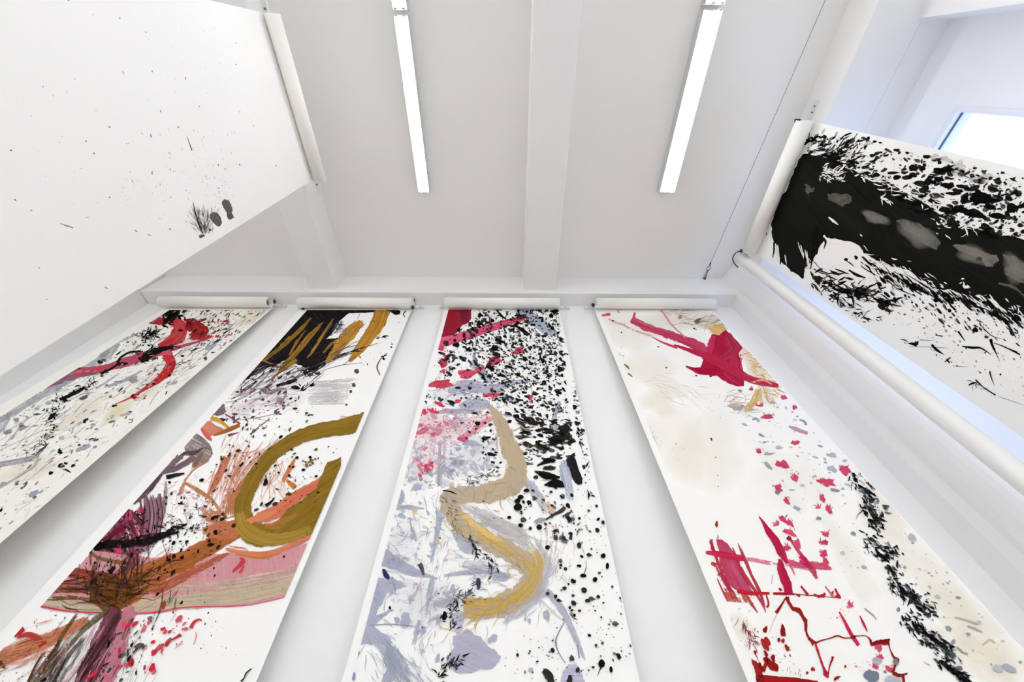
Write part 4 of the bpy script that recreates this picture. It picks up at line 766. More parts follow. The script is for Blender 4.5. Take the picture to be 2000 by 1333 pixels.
for x, y, a, b, g in ((1595,573,15,15,0),(1480,780,17,17,0),(1546,716,16,13,-.8),(1475,692,18,12,.1),(1362,768,13,12,0),(1420,728,12,11,0),(1565,820,12,11,.5),(1508,567,13,12,0),(1082,280,26,22,0),(1098,220,18,15,0),(1585,1222,21,24,0),(1620,634,10,20,0),(1565,353,12,8,-.7),(1466,577,12,8,.5),(1450,634,14,9,.2),(1368,652,11,11,0),(1260,522,15,13,0),(1210,402,17,14,0),(1030,342,12,10,0),(1642,1257,10,20,0),(1080,1170,9,11,0),(1395,885,8,11,0),(1422,930,9,9,0),(1512,1052,12,8,.4),(1260,800,12,10,0),(1340,630,10,9,0),(1098,390,16,12,.2),(1133,180,18,11,0),(1190,100,14,11,0),(1450,510,14,18,0)):
    k.blob(x,y,a,b,g,BLACK if (x+y) % 5 else c(48,50,44),irr=.08)
k.ribbon([(1585,1240),(1570,1270),(1560,1300)], [8,4,2], BLACK); k.ribbon([(1490,600),(1492,640),(1478,690)], [2,3,5], c(60,60,60)); k.ribbon([(1355,430),(1345,470),(1380,500)], [14,34,20], c(80,82,84), c(120,120,120), .9, .25); k.ribbon([(1400,310),(1375,330),(1410,370)], [10,30,16], c(60,62,66), dry=.2); k.ribbon([(1404,440),(1398,475)], [14,22], c(50,50,50)); k.ribbon([(1235,1262),(1265,1290),(1290,1340)], [36,50,40], c(50,50,48), dry=.1); k.ribbon([(1400,1170),(1408,1205)], [22,40], c(70,70,74), dry=.15); k.ribbon([(1395,1290),(1392,1340)], [20,44], c(52,46,44), dry=.1)
k.twigs([(1380,910),(1410,940)], 5, 12, (30,50), (3,6), .7, .2, [c(50,50,50)]); k.twigs([(1500,170),(1520,210)], 6, 16, (20,40), (5,10), 1.1, .5, [BLACK]); k.twigs([(1490,380),(1420,440)], 6, 20, (24,50), (2,5), 1.7, .3, [c(60,60,60)])
for q in ((460,308,11),(560,370,7),(603,490,9),(470,345,4),(912,735,7)): k.blob(*q, col=c(236,190,70))
k.twigs([(320,510),(500,780),(540,770),(580,880),(715,900),(625,360)], 16, 30, (14,30), (1.5,3.5), 1.0, .8, [c(206,80,100)]); k.splat([(480,20),(580,0),(570,60),(490,70)], 40, (4,9), [c(226,100,130),c(216,70,104)], 0, 1, (1,1.6)); k.splat([(485,80),(505,80),(500,130)], 6, (5,9), [c(226,110,136)], 0, 1)
k.splat([(250,300),(1000,200),(900,1200),(200,1200)], 80, (1.5,6), [c(90,92,100),c(140,140,156),BLACK], 0, 1, (1,2))
k.build('ink_splatter', None, True)

WASH = .34
# ------------------------------------------------------------------ scroll with the crimson slash and red grid
E_ = (1140, 580, 3.507); G = (1300, 900, 2.857)
CR, CR2, DR = c(190, 32, 76), c(160, 24, 56), c(150, 28, 26); CRL = c(214, 84, 118)
GV = [c(168, 172, 188), c(150, 156, 170), c(186, 186, 196)]
k = Ink('s4', 51, E_)
for q in ((700,160,320,90,.1,c(206,186,146),.5),(880,190,120,60,.3,c(200,172,116),.6),(320,230,260,120,.3,c(226,214,194),.45),(520,730,130,110,.6,c(236,218,160),.5),(480,520,280,130,.5,c(224,212,190),.45),(850,1080,320,260,.6,c(236,226,204),.5),(1180,490,80,200,-.6,c(222,182,96),.75),(1240,680,90,70,.6,c(222,190,120),.5),(640,1000,300,200,.8,c(236,226,200),.4)): k.wash(*q)
k.Z = G
for q in ((1200,260,300,110,.95,c(230,216,178),.5),(1450,620,420,130,.85,c(234,224,194),.55),(1720,940,330,170,.8,c(228,214,176),.6),(1650,1060,260,110,.85,c(222,206,160),.5),(1030,560,300,90,1.0,c(236,228,206),.5),(420,930,110,60,1.0,c(226,208,180),.5),(700,120,300,160,.7,c(238,232,214),.4),(1900,1150,160,140,.8,c(230,218,180),.5)): k.wash(*q)
k.build('paint_wash', 'faint cream wash')
k = Ink('s4', 52, E_)
k.twigs([(560,120),(700,140),(860,180),(920,230)], 70, 70, (50,120), (1.5,4), -.1, .35, [c(176,150,104),c(150,124,90),c(196,176,140)], .7); k.twigs([(430,560),(560,640),(760,650)], 30, 60, (60,160), (1.5,3), .4, .3, [c(222,208,176)], .7); k.twigs([(1100,400),(1200,500),(1290,620)], 50, 60, (40,110), (2,6), .35, .35, [c(214,170,88),c(226,190,120)], .85)
k.twigs([(960,700),(1060,760),(1120,790)], 50, 60, (40,110), (2,5), -.3, .4, [c(206,170,110),c(176,170,170)], .75); k.twigs([(1190,640),(1280,680)], 26, 46, (40,90), (2,6), .9, .3, [c(214,180,110)], .75); k.twigs([(240,370),(270,420)], 14, 30, (8,20), (1.5,3), .6, .9, [c(130,140,130)])
k.build('ink_splatter', None, True)
k = Ink('s4', 53, E_)
k.rag([(845,205),(900,190),(960,192),(985,240),(960,262),(900,262),(868,235)], c(212,172,98), c(230,200,140), .9, .12, .12, .4, edge=.15); k.ribbon([(1205,620),(1185,680),(1150,740),(1080,780)], [40,64,60,20], c(206,166,96), c(226,200,150), .85, .34); k.blob(1045,755,46,26,.1,c(170,164,164),.7,irr=.35,dry=.34); k.blob(780,165,22,15,-.4,c(112,100,84),irr=.25); k.ribbon([(750,215),(775,226)], [10,4], BLACK); k.blob(660,140,14,18,.6,c(170,150,120),.7,dry=.3)
k.ribbon([(278,462),(300,480),(312,496)], [8,16,6], c(126,116,84)); k.ribbon([(302,524),(322,538),(334,550)], [10,14,6], c(160,134,70)); k.ribbon([(1405,888),(1450,905),(1535,936)], [8,30,22], c(172,172,196), c(206,120,150), .95, .12); k.ribbon([(1240,1130),(1262,1160),(1290,1178)], [6,18,10], c(170,178,190), dry=.2); k.blob(1700,1085,30,20,.3,c(176,180,190),.9,irr=.4,dry=.25); k.blob(1700,1180,34,20,.2,c(180,186,202),.9,irr=.4,dry=.2)
k.build('brush_stroke', 'gold smudges beside the crimson slash')
k = Ink('s4', 54, E_)
k.rag([(880,255),(930,262),(972,226),(1010,262),(1090,350),(1062,390),(1085,470),(1100,555),(1098,612),(1050,614),(1000,598),(950,570),(912,540),(870,542),(800,528),(755,505),(690,474),(745,486),(800,484),(815,440),(850,402),(858,320)], c(188,28,70), c(156,22,52), .97, .03, .05, .5)
k.ribbon([(890,262),(870,330),(850,400)], [30,50,40], c(216,60,108), c(190,36,80), .9, .25); k.ribbon([(985,250),(1010,320),(1030,360),(940,430)], [40,90,90,40], c(170,44,70), c(190,52,86), .78, .1); k.ribbon([(1040,400),(1030,480),(1060,590)], [50,70,50], c(206,60,100), c(180,28,66), .8, .22); k.ribbon([(700,476),(800,512),(900,500),(960,440)], [10,44,50,30], c(186,22,68), c(160,18,50), .85, .1); k.ribbon([(960,520),(1010,560),(1080,600)], [60,70,40], c(176,24,62), c(200,50,90), .8, .12)
k.ribbon([(330,150),(400,195),(520,240),(620,272),(740,318),(840,376)], [40,50,56,56,66,76], c(206,66,104), c(184,38,78), .86, .12, .3, .1); k.ribbon([(820,400),(930,450),(1040,510),(1130,560),(1240,590),(1335,610)], [62,66,60,50,46,30], c(194,50,82), c(172,38,64), .88, .06); k.ribbon([(620,330),(740,372),(850,418),(980,476)], [14,30,34,20], c(198,40,82), c(176,32,62), .95, .12)
k.ribbon([(470,275),(540,312),(640,350)], [5,12,18], c(206,60,100), dry=.3); k.ribbon([(1150,590),(1230,570),(1290,600)], [10,20,8], c(226,140,130), dry=.4); k.ribbon([(530,92),(560,130),(610,200),(700,282)], [20,14,10,12], c(224,120,146), c(236,170,186), .85, .3); k.ribbon([(350,108),(342,150),(336,185)], [14,24,16], CRL, CR, .9, .2); k.ribbon([(320,170),(360,185)], [16,22], CRL, CR, .9, .2)
k.ribbon([(125,128),(150,124),(182,118)], [12,16,24], c(206,80,104), dry=.2); k.ribbon([(170,150),(220,178),(285,192)], [10,16,10], c(230,160,176), op=.8, dry=.35); k.ribbon([(270,195),(360,235),(470,270)], [10,14,20], c(226,150,166), op=.7, dry=.45); k.ribbon([(232,92),(245,112)], [8,6], CRL)
k.ribbon([(1075,390),(1080,440),(1082,500)], [26,20,10], CRL, dry=.5); k.blob(870,546,8,5,0,BLACK)
k.build('brush_stroke', 'broad crimson slash')
k = Ink('s4', 55, E_)
for x, y, a, b, g in ((1370,691,22,13,-.1),(1446,760,17,12,.2),(1258,822,44,14,-.1),(1450,1001,26,16,-.1),(1200,1060,22,12,.4),(1362,1152,44,16,.5),(1788,1190,34,26,.4),(1448,1243,20,20,.2),(1660,1270,54,18,.25),(1332,1308,22,18,.3),(1205,746,24,8,.1),(1148,634,14,10,0)):
    k.blob(x,y,a,b,g,c(204,56,88),.95,irr=.34,dry=.16,col2=CRL); k.twigs([(x-a*.6,y-b*.3),(x+a*.6,y-b*.3)], 6, 8, (12,26), (3,7), -1.7, .4, [c(216,90,120)], .8)
for x, y, a, b, g in ((875,976,6,13,-.3),(905,1100,4,6,0),(566,485,7,6,0),(512,342,7,4,0),(200,163,10,4,0),(258,244,6,4,0),(770,540,7,5,0),(918,1225,3,5,0),(922,1300,3,5,0)): k.blob(x,y,a,b,g,c(130,30,40) if x > 560 else BLACK)
k.splat([(1040,870),(1330,700),(1560,880),(1900,1180),(1960,1330),(1250,1330),(1200,1100)], 95, (3,16), GV, .35, .35, (1.4,3), op=.9); k.splat([(300,340),(800,500),(1000,900),(700,1300),(560,900)], 40, (1.5,5), [c(190,190,196),c(150,150,150)], .4, .5, (1,3)); k.splat([(1180,720),(1300,640),(1560,880),(1200,860)], 20, (2,8), GV, .4, .4, (1,2.4)); k.blob(1070,643,14,8,.2,c(140,140,150))
k.twigs([(460,900),(500,980),(520,1020)], 12, 16, (14,34), (1.5,3), 1.2, .3, [c(160,164,180)])
k.build('ink_splatter', None, True)
k = Ink('s4', 56, G)
k.rag([(282,440),(310,440),(345,462),(385,520),(415,590),(455,680),(500,745),(450,742),(400,725),(360,700),(330,640),(300,560)], c(204,72,116), c(176,40,76), .85, .08, .06, 1.1, edge=.05)
for p, w, d in (([(240,432),(275,520),(330,660),(385,790)], [10,20,26,20], .35), ([(258,440),(262,490),(290,540)], [8,22,10], .2), ([(268,560),(330,690),(400,790)], [14,36,50], .42), ([(288,660),(320,730),(350,785)], [6,10,16], .2), ([(404,462),(425,510),(455,580),(480,640),(520,720),(545,790),(558,850)], [4,16,18,16,18,16,4], .08), ([(372,480),(410,580),(450,660),(515,745)], [6,20,26,14], .18), ([(440,740),(480,800),(515,850)], [16,18,3], .3), ([(500,740),(535,790),(545,820)], [12,14,4], .25)):
    k.ribbon(p, w, CR, c(176,56,66), .85, d)
k.rag([(330,735),(430,738),(500,745),(480,800),(430,795),(345,785)], c(190,72,66), c(206,110,90), .85, .42, .1, 1.1, edge=.1); k.ribbon([(225,512),(300,522),(380,540),(440,545)], [18,34,36,34], c(186,28,52), c(206,50,90), .95, .12); k.ribbon([(255,572),(285,585)], [16,24], c(190,60,60), dry=.2)
k.ribbon([(440,548),(500,556),(600,575)], [28,30,26], c(220,100,146), c(226,140,170), .9, .42); k.ribbon([(670,560),(740,580),(830,585),(930,604)], [30,40,44,20], c(196,46,84), c(216,90,130), .82, .3); k.ribbon([(600,575),(680,590),(800,610)], [10,20,10], c(224,130,160), op=.7, dry=.5)
k.ribbon([(400,725),(460,740),(580,742)], [24,22,14], c(176,20,34), c(196,40,56), 1, .05); k.ribbon([(600,742),(660,744),(720,746)], [12,16,10], c(176,24,44)); k.ribbon([(690,742),(800,752),(980,768)], [4,5,3], c(160,30,44))
for x, y, a, b in ((640,720,10,9),(740,752,12,8),(790,745,10,10),(850,756,22,9),(880,752,12,14),(960,760,18,8),(930,745,8,14)): k.blob(x,y,a,b,.3,c(186,28,52),irr=.4)
k.ribbon([(519,310),(545,345),(575,395),(620,460),(650,520),(680,575)], [5,16,34,44,44,18], c(194,24,80), c(170,20,58), .92, .06); k.ribbon([(636,550),(645,600),(660,650),(680,700),(690,745)], [26,44,52,50,44], c(194,24,80), c(170,20,60), .92, .05)
k.ribbon([(685,420),(720,475),(770,545),(820,610),(845,660)], [12,14,24,34,20], c(186,32,70), c(206,66,104), .85, .15); k.ribbon([(730,530),(770,560),(800,600)], [16,50,20], CR, dry=.4); k.ribbon([(670,530),(700,590),(722,640)], [4,12,4], CRL, dry=.3); k.ribbon([(755,700),(790,745)], [10,14], CR, dry=.2); k.ribbon([(890,700),(940,765)], [6,12], c(206,110,110), dry=.3); k.ribbon([(945,715),(975,770)], [10,16], CR, dry=.25)
k.ribbon([(970,845),(1000,900),(1030,960),(1078,1032)], [8,16,20,20], c(206,40,88), c(186,30,60), .98, .1); k.ribbon([(1084,868),(1105,910),(1126,955)], [6,14,6], CR, dry=.1); k.ribbon([(1180,1030),(1200,1060)], [14,20], CRL, dry=.45); k.ribbon([(1110,825),(1160,865),(1176,890)], [6,8,3], c(180,150,140), dry=.3)
k.build('brush_stroke', 'crimson strokes crossing into a grid')
k = Ink('s4', 57, G)
for x, y, a, b, g in ((653,22,38,18,.4),(722,98,18,18,.4),(630,154,20,14,.5),(676,226,20,14,.7),(896,121,44,18,.25),(1000,52,28,20,.3),(876,212,16,18,0),(911,274,22,16,.9),(655,328,22,15,.5),(692,350,26,13,.8),(620,355,16,10,-.6),(694,402,34,16,.6),(735,465,20,24,.6),(678,490,18,16,0),(895,412,16,14,.6),(884,458,24,14,.2),(884,522,22,18,.4),(890,580,30,24,.4),(850,262,16,6,.1),(1030,806,16,14,.6),(1190,1105,18,24,.8),(1170,1148,16,16,0),(1250,1165,22,16,.4),(1190,1045,18,22,.3)):
    k.blob(x,y,a,b,g,c(208,56,96),.95,irr=.4,dry=.18,col2=CRL); k.twigs([(x-a*.6,y-b*.5),(x+a*.6,y-b*.5)], 5, 8, (14,26), (3,7), -1.8, .4, [CRL], .8)
RD = [c(140,28,24), c(156,34,30), c(168,40,44)]
k.ribbon([(616,850),(640,820),(662,780),(680,762)], [16,14,10,16], RD[0], jit=.3); k.ribbon([(680,762),(692,800),(712,828),(742,838),(768,872),(785,905),(782,945),(796,985),(812,1005),(832,1018)], [24,16,22,24,14,24,14,12,16,40], RD[0], RD[1], jit=.35); k.ribbon([(832,1020),(870,1005),(920,992),(960,978),(995,990),(1040,990),(1060,985)], [16,7,6,9,6,10,20], RD[0], jit=.3); k.ribbon([(1040,985),(1090,978),(1125,982),(1145,1005),(1150,1028),(1180,1018),(1215,1010),(1252,998)], [8,5,6,10,16,14,22,10], RD[0], jit=.3)
k.rag([(1150,1020),(1200,1000),(1252,996),(1240,1028),(1190,1022)], RD[0], RD[1], 1, 0, .1); k.ribbon([(1245,1015),(1255,1060),(1275,1100),(1290,1115),(1280,1150),(1268,1185)], [8,6,12,24,10,18], RD[0], jit=.3); k.ribbon([(1268,1190),(1300,1200),(1330,1195),(1350,1188)], [20,24,14,8], RD[0], jit=.3); k.ribbon([(1325,1195),(1330,1240)], [14,14], RD[0])
k.ribbon([(838,1025),(855,1080),(875,1140),(895,1190),(908,1212)], [12,10,12,26,8], RD[2], CR, jit=.25); k.ribbon([(935,1095),(918,1140),(905,1205)], [18,7,6], RD[0], jit=.3); k.ribbon([(625,850),(600,900),(580,960)], [4,2,2], c(180,150,140)); k.ribbon([(596,640),(592,690)], 2.5, c(150,90,90)); k.ribbon([(560,740),(575,800),(565,820)], [6,10,14], RD[2])
for x, y, a, b, g in ((655,952,16,30,-.2),(560,1022,22,42,-.4),(556,944,14,16,.2),(600,1104,12,22,-.3),(632,1002,8,14,-.2),(655,1006,10,14,-.3),(678,1046,12,18,-.5),(590,1140,22,52,-.7),(500,1070,8,12,.2),(560,1080,10,22,-.5),(285,355,7,20,-.1),(822,1165,10,14,-.5),(1003,1150,6,9,0),(955,1215,20,9,-.4),(530,1150,12,24,-.4),(790,1186,8,8,0),(690,435,14,14,0)): k.blob(x,y,a,b,g,k.R.choice(RD),irr=.3)
k.rag([(478,1105),(505,1120),(530,1150),(545,1200),(545,1250),(515,1250),(500,1180)], RD[0], RD[2], .95, .15, .1, 1.2); k.ribbon([(510,1220),(600,1225),(700,1228),(850,1245)], [50,44,36,30], c(170,22,34), RD[0], 1, .05); k.ribbon([(545,1180),(570,1100)], [20,16], RD[1], dry=.2); k.twigs([(430,880),(470,980),(500,1090)], 26, 20, (30,80), (2,4.5), 1.2, .4, [c(110,50,40),RD[0]]); k.twigs([(400,900),(440,1000)], 20, 60, (10,24), (1.5,3), 1, .9, [c(150,110,90)]); k.twigs([(290,400),(292,430)], 3, 4, (20,30), (2,3), 1.5, .1, [RD[0]]); k.twigs([(700,1130),(720,1160)], 8, 40, (16,30), (2,3), 1.4, .5, [c(110,40,40)])
k.splat([(480,930),(640,900),(720,1080),(640,1237),(500,1200)], 36, (2,8), RD, 1.0, .4, (1,2.2)); k.splat([(900,880),(1010,760),(1060,800),(980,900)], 14, (2,7), [CRL,c(200,120,120)], .9, .4, (1,2)); k.splat([(1000,1130),(1140,1120),(1280,1140),(1100,1180)], 24, (2,7), [c(226,140,160),CRL], .3, .5, (1,2))
k.build('ink_splatter', None, True)
k = Ink('s4', 58, G)
k.blob(1150,1204,42,36,.2,c(112,122,140)); k.blob(1225,1180,10,9,0,c(130,140,156)); k.blob(1180,1120,30,20,.3,c(178,186,196),.8); k.blob(1285,1125,16,18,0,c(120,128,140)); k.blob(1265,1225,44,24,0,c(186,192,204),.85); k.blob(625,178,14,10,.3,c(120,126,136)); k.ribbon([(555,10),(575,30),(595,48)], [16,20,8], c(150,158,172)); k.ribbon([(715,255),(750,275)], [14,16], c(160,166,180))
for x, y, a, b, g in ((1376,430,26,18,.5),(1518,760,18,10,.2),(1634,765,14,8,.1),(1855,1162,30,20,.3),(1918,1160,40,20,.4),(1048,408,16,10,.5),(988,516,14,9,.2),(1108,595,16,9,.2),(855,322,16,8,.2),(945,165,26,9,.2),(1000,1,12,8,0),(1300,832,10,12,.3),(1748,902,12,9,.3),(1880,1008,10,6,.2),(1580,938,18,12,.5),(1690,970,14,8,.4),(1605,1012,12,14,.7),(1980,1125,9,7,0),(1418,606,10,6,.2),(1470,628,8,5,0),(1335,596,9,9,0)): k.blob(x,y,a,b,g,k.R.choice(GV+[c(150,140,156)]),irr=.15)
k.ribbon([(1615,875),(1680,890),(1745,915)], [8,14,10], c(186,180,164), dry=.3); k.ribbon([(1685,925),(1730,940),(1768,958)], [10,14,6], c(180,172,160), dry=.25); k.ribbon([(1625,1040),(1660,1070),(1688,1080)], [10,20,12], c(110,112,110), c(170,170,160), .95, .35); k.ribbon([(1770,1030),(1810,1000),(1840,1020)], [14,10,6], c(196,186,160), dry=.4); k.ribbon([(1440,1125),(1475,1142)], [4,8], c(196,190,176)); k.ribbon([(1280,950),(1340,905)], 3, c(220,222,226))
k.splat([(1000,120),(1100,0),(1400,300),(1700,640),(1900,1000),(1800,1200),(1500,900),(1200,500)], 70, (2.5,8), GV, .4, .4, (1.2,2.6)); k.splat([(700,60),(1000,60),(1080,420),(760,340)], 34, (2,7), GV, .4, .4, (1.2,2.6)); k.splat([(950,480),(1130,440),(1120,660),(980,640)], 14, (2,5), GV, .4, .4)
k.build('ink_splatter', None, True)
k = Ink('s4', 59, G)
BB = [BLACK, BLACK, BLACK, c(40,46,54), c(96,104,120), c(60,62,40)]
st = [(1052,82),(1085,135),(1150,180),(1120,235),(1150,290),(1205,335),(1130,420),(1160,480),(1215,535),(1270,520)]
s2_ = [(1235,590),(1280,610),(1275,690),(1330,730),(1370,760),(1440,790),(1450,860)]
s3_ = [(1350,870),(1390,910),(1420,970),(1480,990),(1540,1040),(1600,1090)]; s4_ = [(1515,1100),(1570,1150),(1630,1190),(1700,1250)]
for s_, n, sp in ((st,150,50),(s2_,110,46),(s3_,120,50),(s4_,60,30)): k.twigs(s_, int(n*.7), sp, (14,50), (4,14), .72, .32, BB[:5]); k.splat([(x+dx*sp*.8, y-dx*sp*.5) for dx, L_ in ((-1, s_), (1, s_[::-1])) for x, y in L_], int(n*.7), (3,14), BB, .68, .35, (2,5), irr=.2)
for x, y, a, b, g in ((1118,164,44,13,.55),(1050,76,12,8,.5),(1060,108,16,9,.8),(1160,308,44,15,.9),(1150,340,26,11,.5),(1196,328,30,9,.3),(1210,535,46,12,.75),(1185,515,26,12,1.0),(1360,748,48,18,.3),(1325,720,26,11,.9),(1400,790,40,10,.6),(1430,935,34,9,.8),(1480,985,60,14,.55),(1540,1030,50,15,.6),(1398,940,34,9,1.0),(1570,1150,60,14,.75),(1640,1200,70,20,.7),(1690,1240,40,18,.7),(1420,830,34,9,.6)):
    k.blob(x,y,a*1.1,b*.8,g,BLACK,irr=.25,tail=.3)
k.blob(1158,300,22,7,.8,c(86,84,58)); k.blob(1590,1080,40,14,.6,c(70,86,92),.9,irr=.3); k.blob(1640,1160,20,12,.3,c(100,112,124),.9); k.splat([(1110,190),(1180,200),(1260,280),(1160,260)], 18, (4,14), [c(90,96,112),c(60,64,76)], .5, .5, (1.2,2.6)); k.splat([(1150,440),(1290,470),(1310,560),(1220,540)], 20, (4,14), [c(110,118,132),BLACK], .5, .4, (1.2,2.8)); k.splat([(1400,760),(1500,900),(1460,880)], 12, (4,12), [c(90,98,112)], .7, .3, (1.4,3))
k.ribbon([(1045,118),(1035,145),(1040,170)], [5,3,2], c(60,60,60)); k.ribbon([(1100,280),(1075,300),(1065,325)], [7,4,2], c(60,60,44)); k.ribbon([(1130,460),(1125,490),(1138,520)], [5,4,2], c(70,70,60)); k.ribbon([(1270,680),(1265,720),(1262,750)], [8,4,2], BLACK); k.ribbon([(1330,770),(1328,810)], [6,2], BLACK); k.ribbon([(1420,1000),(1435,1035)], [10,5], BLACK); k.ribbon([(1225,590),(1255,610),(1280,650)], [3,7,5], BLACK); k.ribbon([(1340,850),(1370,880)], [3,8], BLACK)
k.build('ink_splatter', None, True)

WASH = .5
# ------------------------------------------------------------------ leftmost cream scroll
H = (0, 580, 2.666)
GY, GY2 = c(168, 172, 184), c(190, 190, 192)
k = Ink('s1', 71, H)
for p, w, o in (([(720,190),(650,220),(590,240),(540,290)], [12,22,30,40], .75), ([(620,240),(560,300),(500,340),(420,390),(330,450)], [50,60,36,50,60], .8), ([(340,455),(240,500),(140,560),(40,610),(-20,650)], [60,50,50,60,50], .85), ([(60,600),(20,650),(-30,720)], [40,70,70], .7), ([(260,470),(340,430)], [40,50], .7), ([(740,385),(660,430),(560,470)], [12,24,20], .8), ([(620,400),(560,440),(500,480)], [8,16,8], .7), ([(510,470),(440,500)], [8,20], .6), ([(540,450),(400,520),(290,580),(220,640)], [4,6,6,5], .6)):
    k.ribbon(p, [q*.8 for q in w], GY, c(186,188,192), o*.85, .25)
k.ribbon([(470,770),(440,785),(395,802)], [20,26,18], GY, dry=.2); k.ribbon([(200,1012),(170,1030),(150,1040)], [18,30,16], c(158,164,184)); k.ribbon([(255,760),(210,810),(150,850),(60,870),(-10,880)], [4,12,20,14,16], GY, GY2, .75, .25); k.ribbon([(200,820),(180,880),(90,940),(-10,1000)], [16,16,12,14], GY, GY2, .7, .3); k.ribbon([(170,830),(90,850),(0,866)], [6,12,14], c(150,150,160), dry=.2); k.ribbon([(230,690),(150,730),(60,770),(0,800)], [2,4,3,3], c(186,168,172)); k.ribbon([(120,660),(80,710),(20,770)], [10,4,3], c(186,150,164)); k.blob(108,672,10,20,.7,c(170,130,156),.85,irr=.4,dry=.2)
k.blob(1095,262,34,12,-.3,c(176,178,192),.85,irr=.3,dry=.2); k.blob(660,610,30,10,-.4,c(190,184,200),.8,irr=.3); k.blob(908,448,20,9,-.3,c(180,182,190),.9)
k.build('brush_stroke', 'grey lavender bands')
k = Ink('s1', 76, H)
k.twigs([(700,250),(500,400),(200,620),(0,760)], 130, 220, (40,150), (1.2,5), 2.58, .12, [c(176,178,186),c(196,194,190),c(160,158,164)], .6); k.twigs([(1200,120),(1000,240),(760,420)], 110, 120, (30,100), (1.2,4), 2.62, .15, [c(150,146,150),c(186,182,184),c(110,104,108)], .65); k.twigs([(640,520),(400,760),(150,1000)], 90, 260, (30,120), (1.2,4), 2.55, .2, [c(196,192,184),c(176,176,180)], .6)
k.build('ink_splatter', None, True)
k = Ink('s1', 72, H)
for q in ((610,600,110,40,-.5,c(226,210,130),.6),(420,610,150,60,-.5,c(222,212,186),.5),(140,900,200,70,-.5,c(226,216,196),.5),(760,480,160,50,-.5,c(226,214,184),.45),(1300,110,100,40,-.4,c(222,196,140),.4)): k.wash(*q)
k.build('paint_wash', 'faint yellow wash')
k = Ink('s1', 73, H)
k.ribbon([(240,460),(300,430),(390,395),(480,385),(560,368),(640,345),(740,315),(840,285),(930,262),(1075,222)], [40,44,50,40,36,46,54,34,18,8], c(196,84,104), c(170,70,96), .95, .06); k.ribbon([(262,455),(340,430),(440,405),(520,400)], [24,30,30,14], c(132,92,120), c(160,120,140), .8, .3); k.ribbon([(380,400),(450,392),(540,372)], [24,22,8], c(206,60,80), dry=.12)
k.rag([(765,140),(820,106),(880,112),(905,124),(860,146),(830,148)], c(156,26,34), c(186,50,56), .97, .02, .05); k.ribbon([(880,122),(935,150),(930,195),(890,230),(825,258)], [40,70,84,60,20], c(176,30,42), c(206,80,84), .97, .05); k.ribbon([(855,295),(880,320),(890,345),(870,390),(820,435),(760,475),(690,520),(600,560)], [60,56,50,50,34,18,8,4], c(180,24,34), c(206,60,60), .97, .06)
k.ribbon([(820,300),(870,290),(900,300)], [30,30,16], c(214,90,110), op=.8, dry=.2)
k.rag([(955,105),(990,120),(1040,130),(1065,150),(1085,165),(1078,200),(1040,215),(1000,222),(985,195),(1000,180),(965,175)], c(140,28,26), c(176,40,36), .96, .04, .2); k.ribbon([(985,215),(1060,218),(1105,205)], [16,20,10], c(176,50,70), dry=.3)
k.build('brush_stroke', 'crimson cross-shaped strokes')
k = Ink('s1', 74, H)
k.twigs([(925,72),(890,105),(850,140)], 46, 30, (24,54), (5,15), -.5, .5, [BLACK]); k.twigs([(810,180),(780,205),(745,245)], 50, 30, (14,36), (3,9), -.6, .7, [BLACK]); k.ribbon([(930,80),(890,100),(850,140)], [16,30,14], BLACK, dry=.25); k.ribbon([(812,180),(790,196),(770,205)], [8,18,8], BLACK, dry=.15)
k.ribbon([(900,262),(850,270),(800,288),(735,312)], [10,24,34,12], BLACK, dry=.12); k.twigs([(890,265),(760,300)], 24, 26, (20,60), (2,7), -.3, .25, [BLACK]); k.ribbon([(745,285),(680,288),(630,315),(612,345)], [6,10,12,16], BLACK); k.ribbon([(605,352),(640,350),(668,346)], [12,18,6], BLACK); k.blob(757,322,30,20,-.3,BLACK,irr=.5); k.twigs([(720,340),(790,300)], 16, 30, (16,40), (3,7), .2, 1, [BLACK]); k.ribbon([(610,355),(560,385),(525,400)], [10,10,14], BLACK); k.twigs([(690,280),(740,300)], 14, 24, (16,34), (2,5), .3, .9, [BLACK])
k.twigs([(540,395),(500,430),(440,470)], 18, 16, (14,30), (3,8), -.5, .5, [BLACK]); k.ribbon([(440,475),(405,490),(350,520),(310,535)], [10,26,14,22], BLACK, dry=.1); k.twigs([(440,475),(320,535)], 24, 18, (16,40), (4,10), -.5, .4, [BLACK]); k.twigs([(300,540),(270,580),(300,600)], 24, 40, (10,24), (3,6), 0, 1.4, [BLACK]); k.ribbon([(290,605),(270,625),(250,640)], [14,26,10], BLACK, dry=.15); k.twigs([(290,600),(250,650)], 14, 24, (10,24), (3,7), -.4, .8, [BLACK]); k.twigs([(280,670),(250,720),(225,730)], 30, 24, (10,30), (2,6), -.5, .6, [BLACK,c(60,56,40)]); k.twigs([(240,760),(140,840)], 36, 30, (10,34), (1.5,4), -.5, .9, [c(60,60,60),BLACK]); k.ribbon([(250,765),(225,790),(190,815)], [3,9,5], c(70,70,70))
for x, y, a, b, g in ((312,808,16,9,.5),(318,880,18,12,.3),(342,868,10,7,0),(380,880,14,6,-.4),(350,905,20,5,.5),(265,918,15,7,-.4),(448,640,14,6,-.4),(440,652,10,6,-.2),(412,772,9,5,-.5),(478,742,16,6,-.3),(505,745,8,5,0),(310,795,8,5,0),(595,568,18,5,-.2),(1068,318,12,4,-.6),(940,175,12,7,.2),(520,340,14,9,-.1),(690,515,12,6,-.4,)): k.blob(x,y,a,b,g,BLACK,irr=.3)
k.blob(700,525,10,10,0,c(170,30,40),irr=.4); k.twigs([(690,530),(750,530)], 10, 12, (10,24), (2,5), -.9, .4, [c(176,40,50)]); k.twigs([(540,290),(520,300)], 6, 30, (20,40), (3,5), 0, 1.5, [c(130,130,130)])
k.build('ink_splatter', None, True)
k = Ink('s1', 75, H)
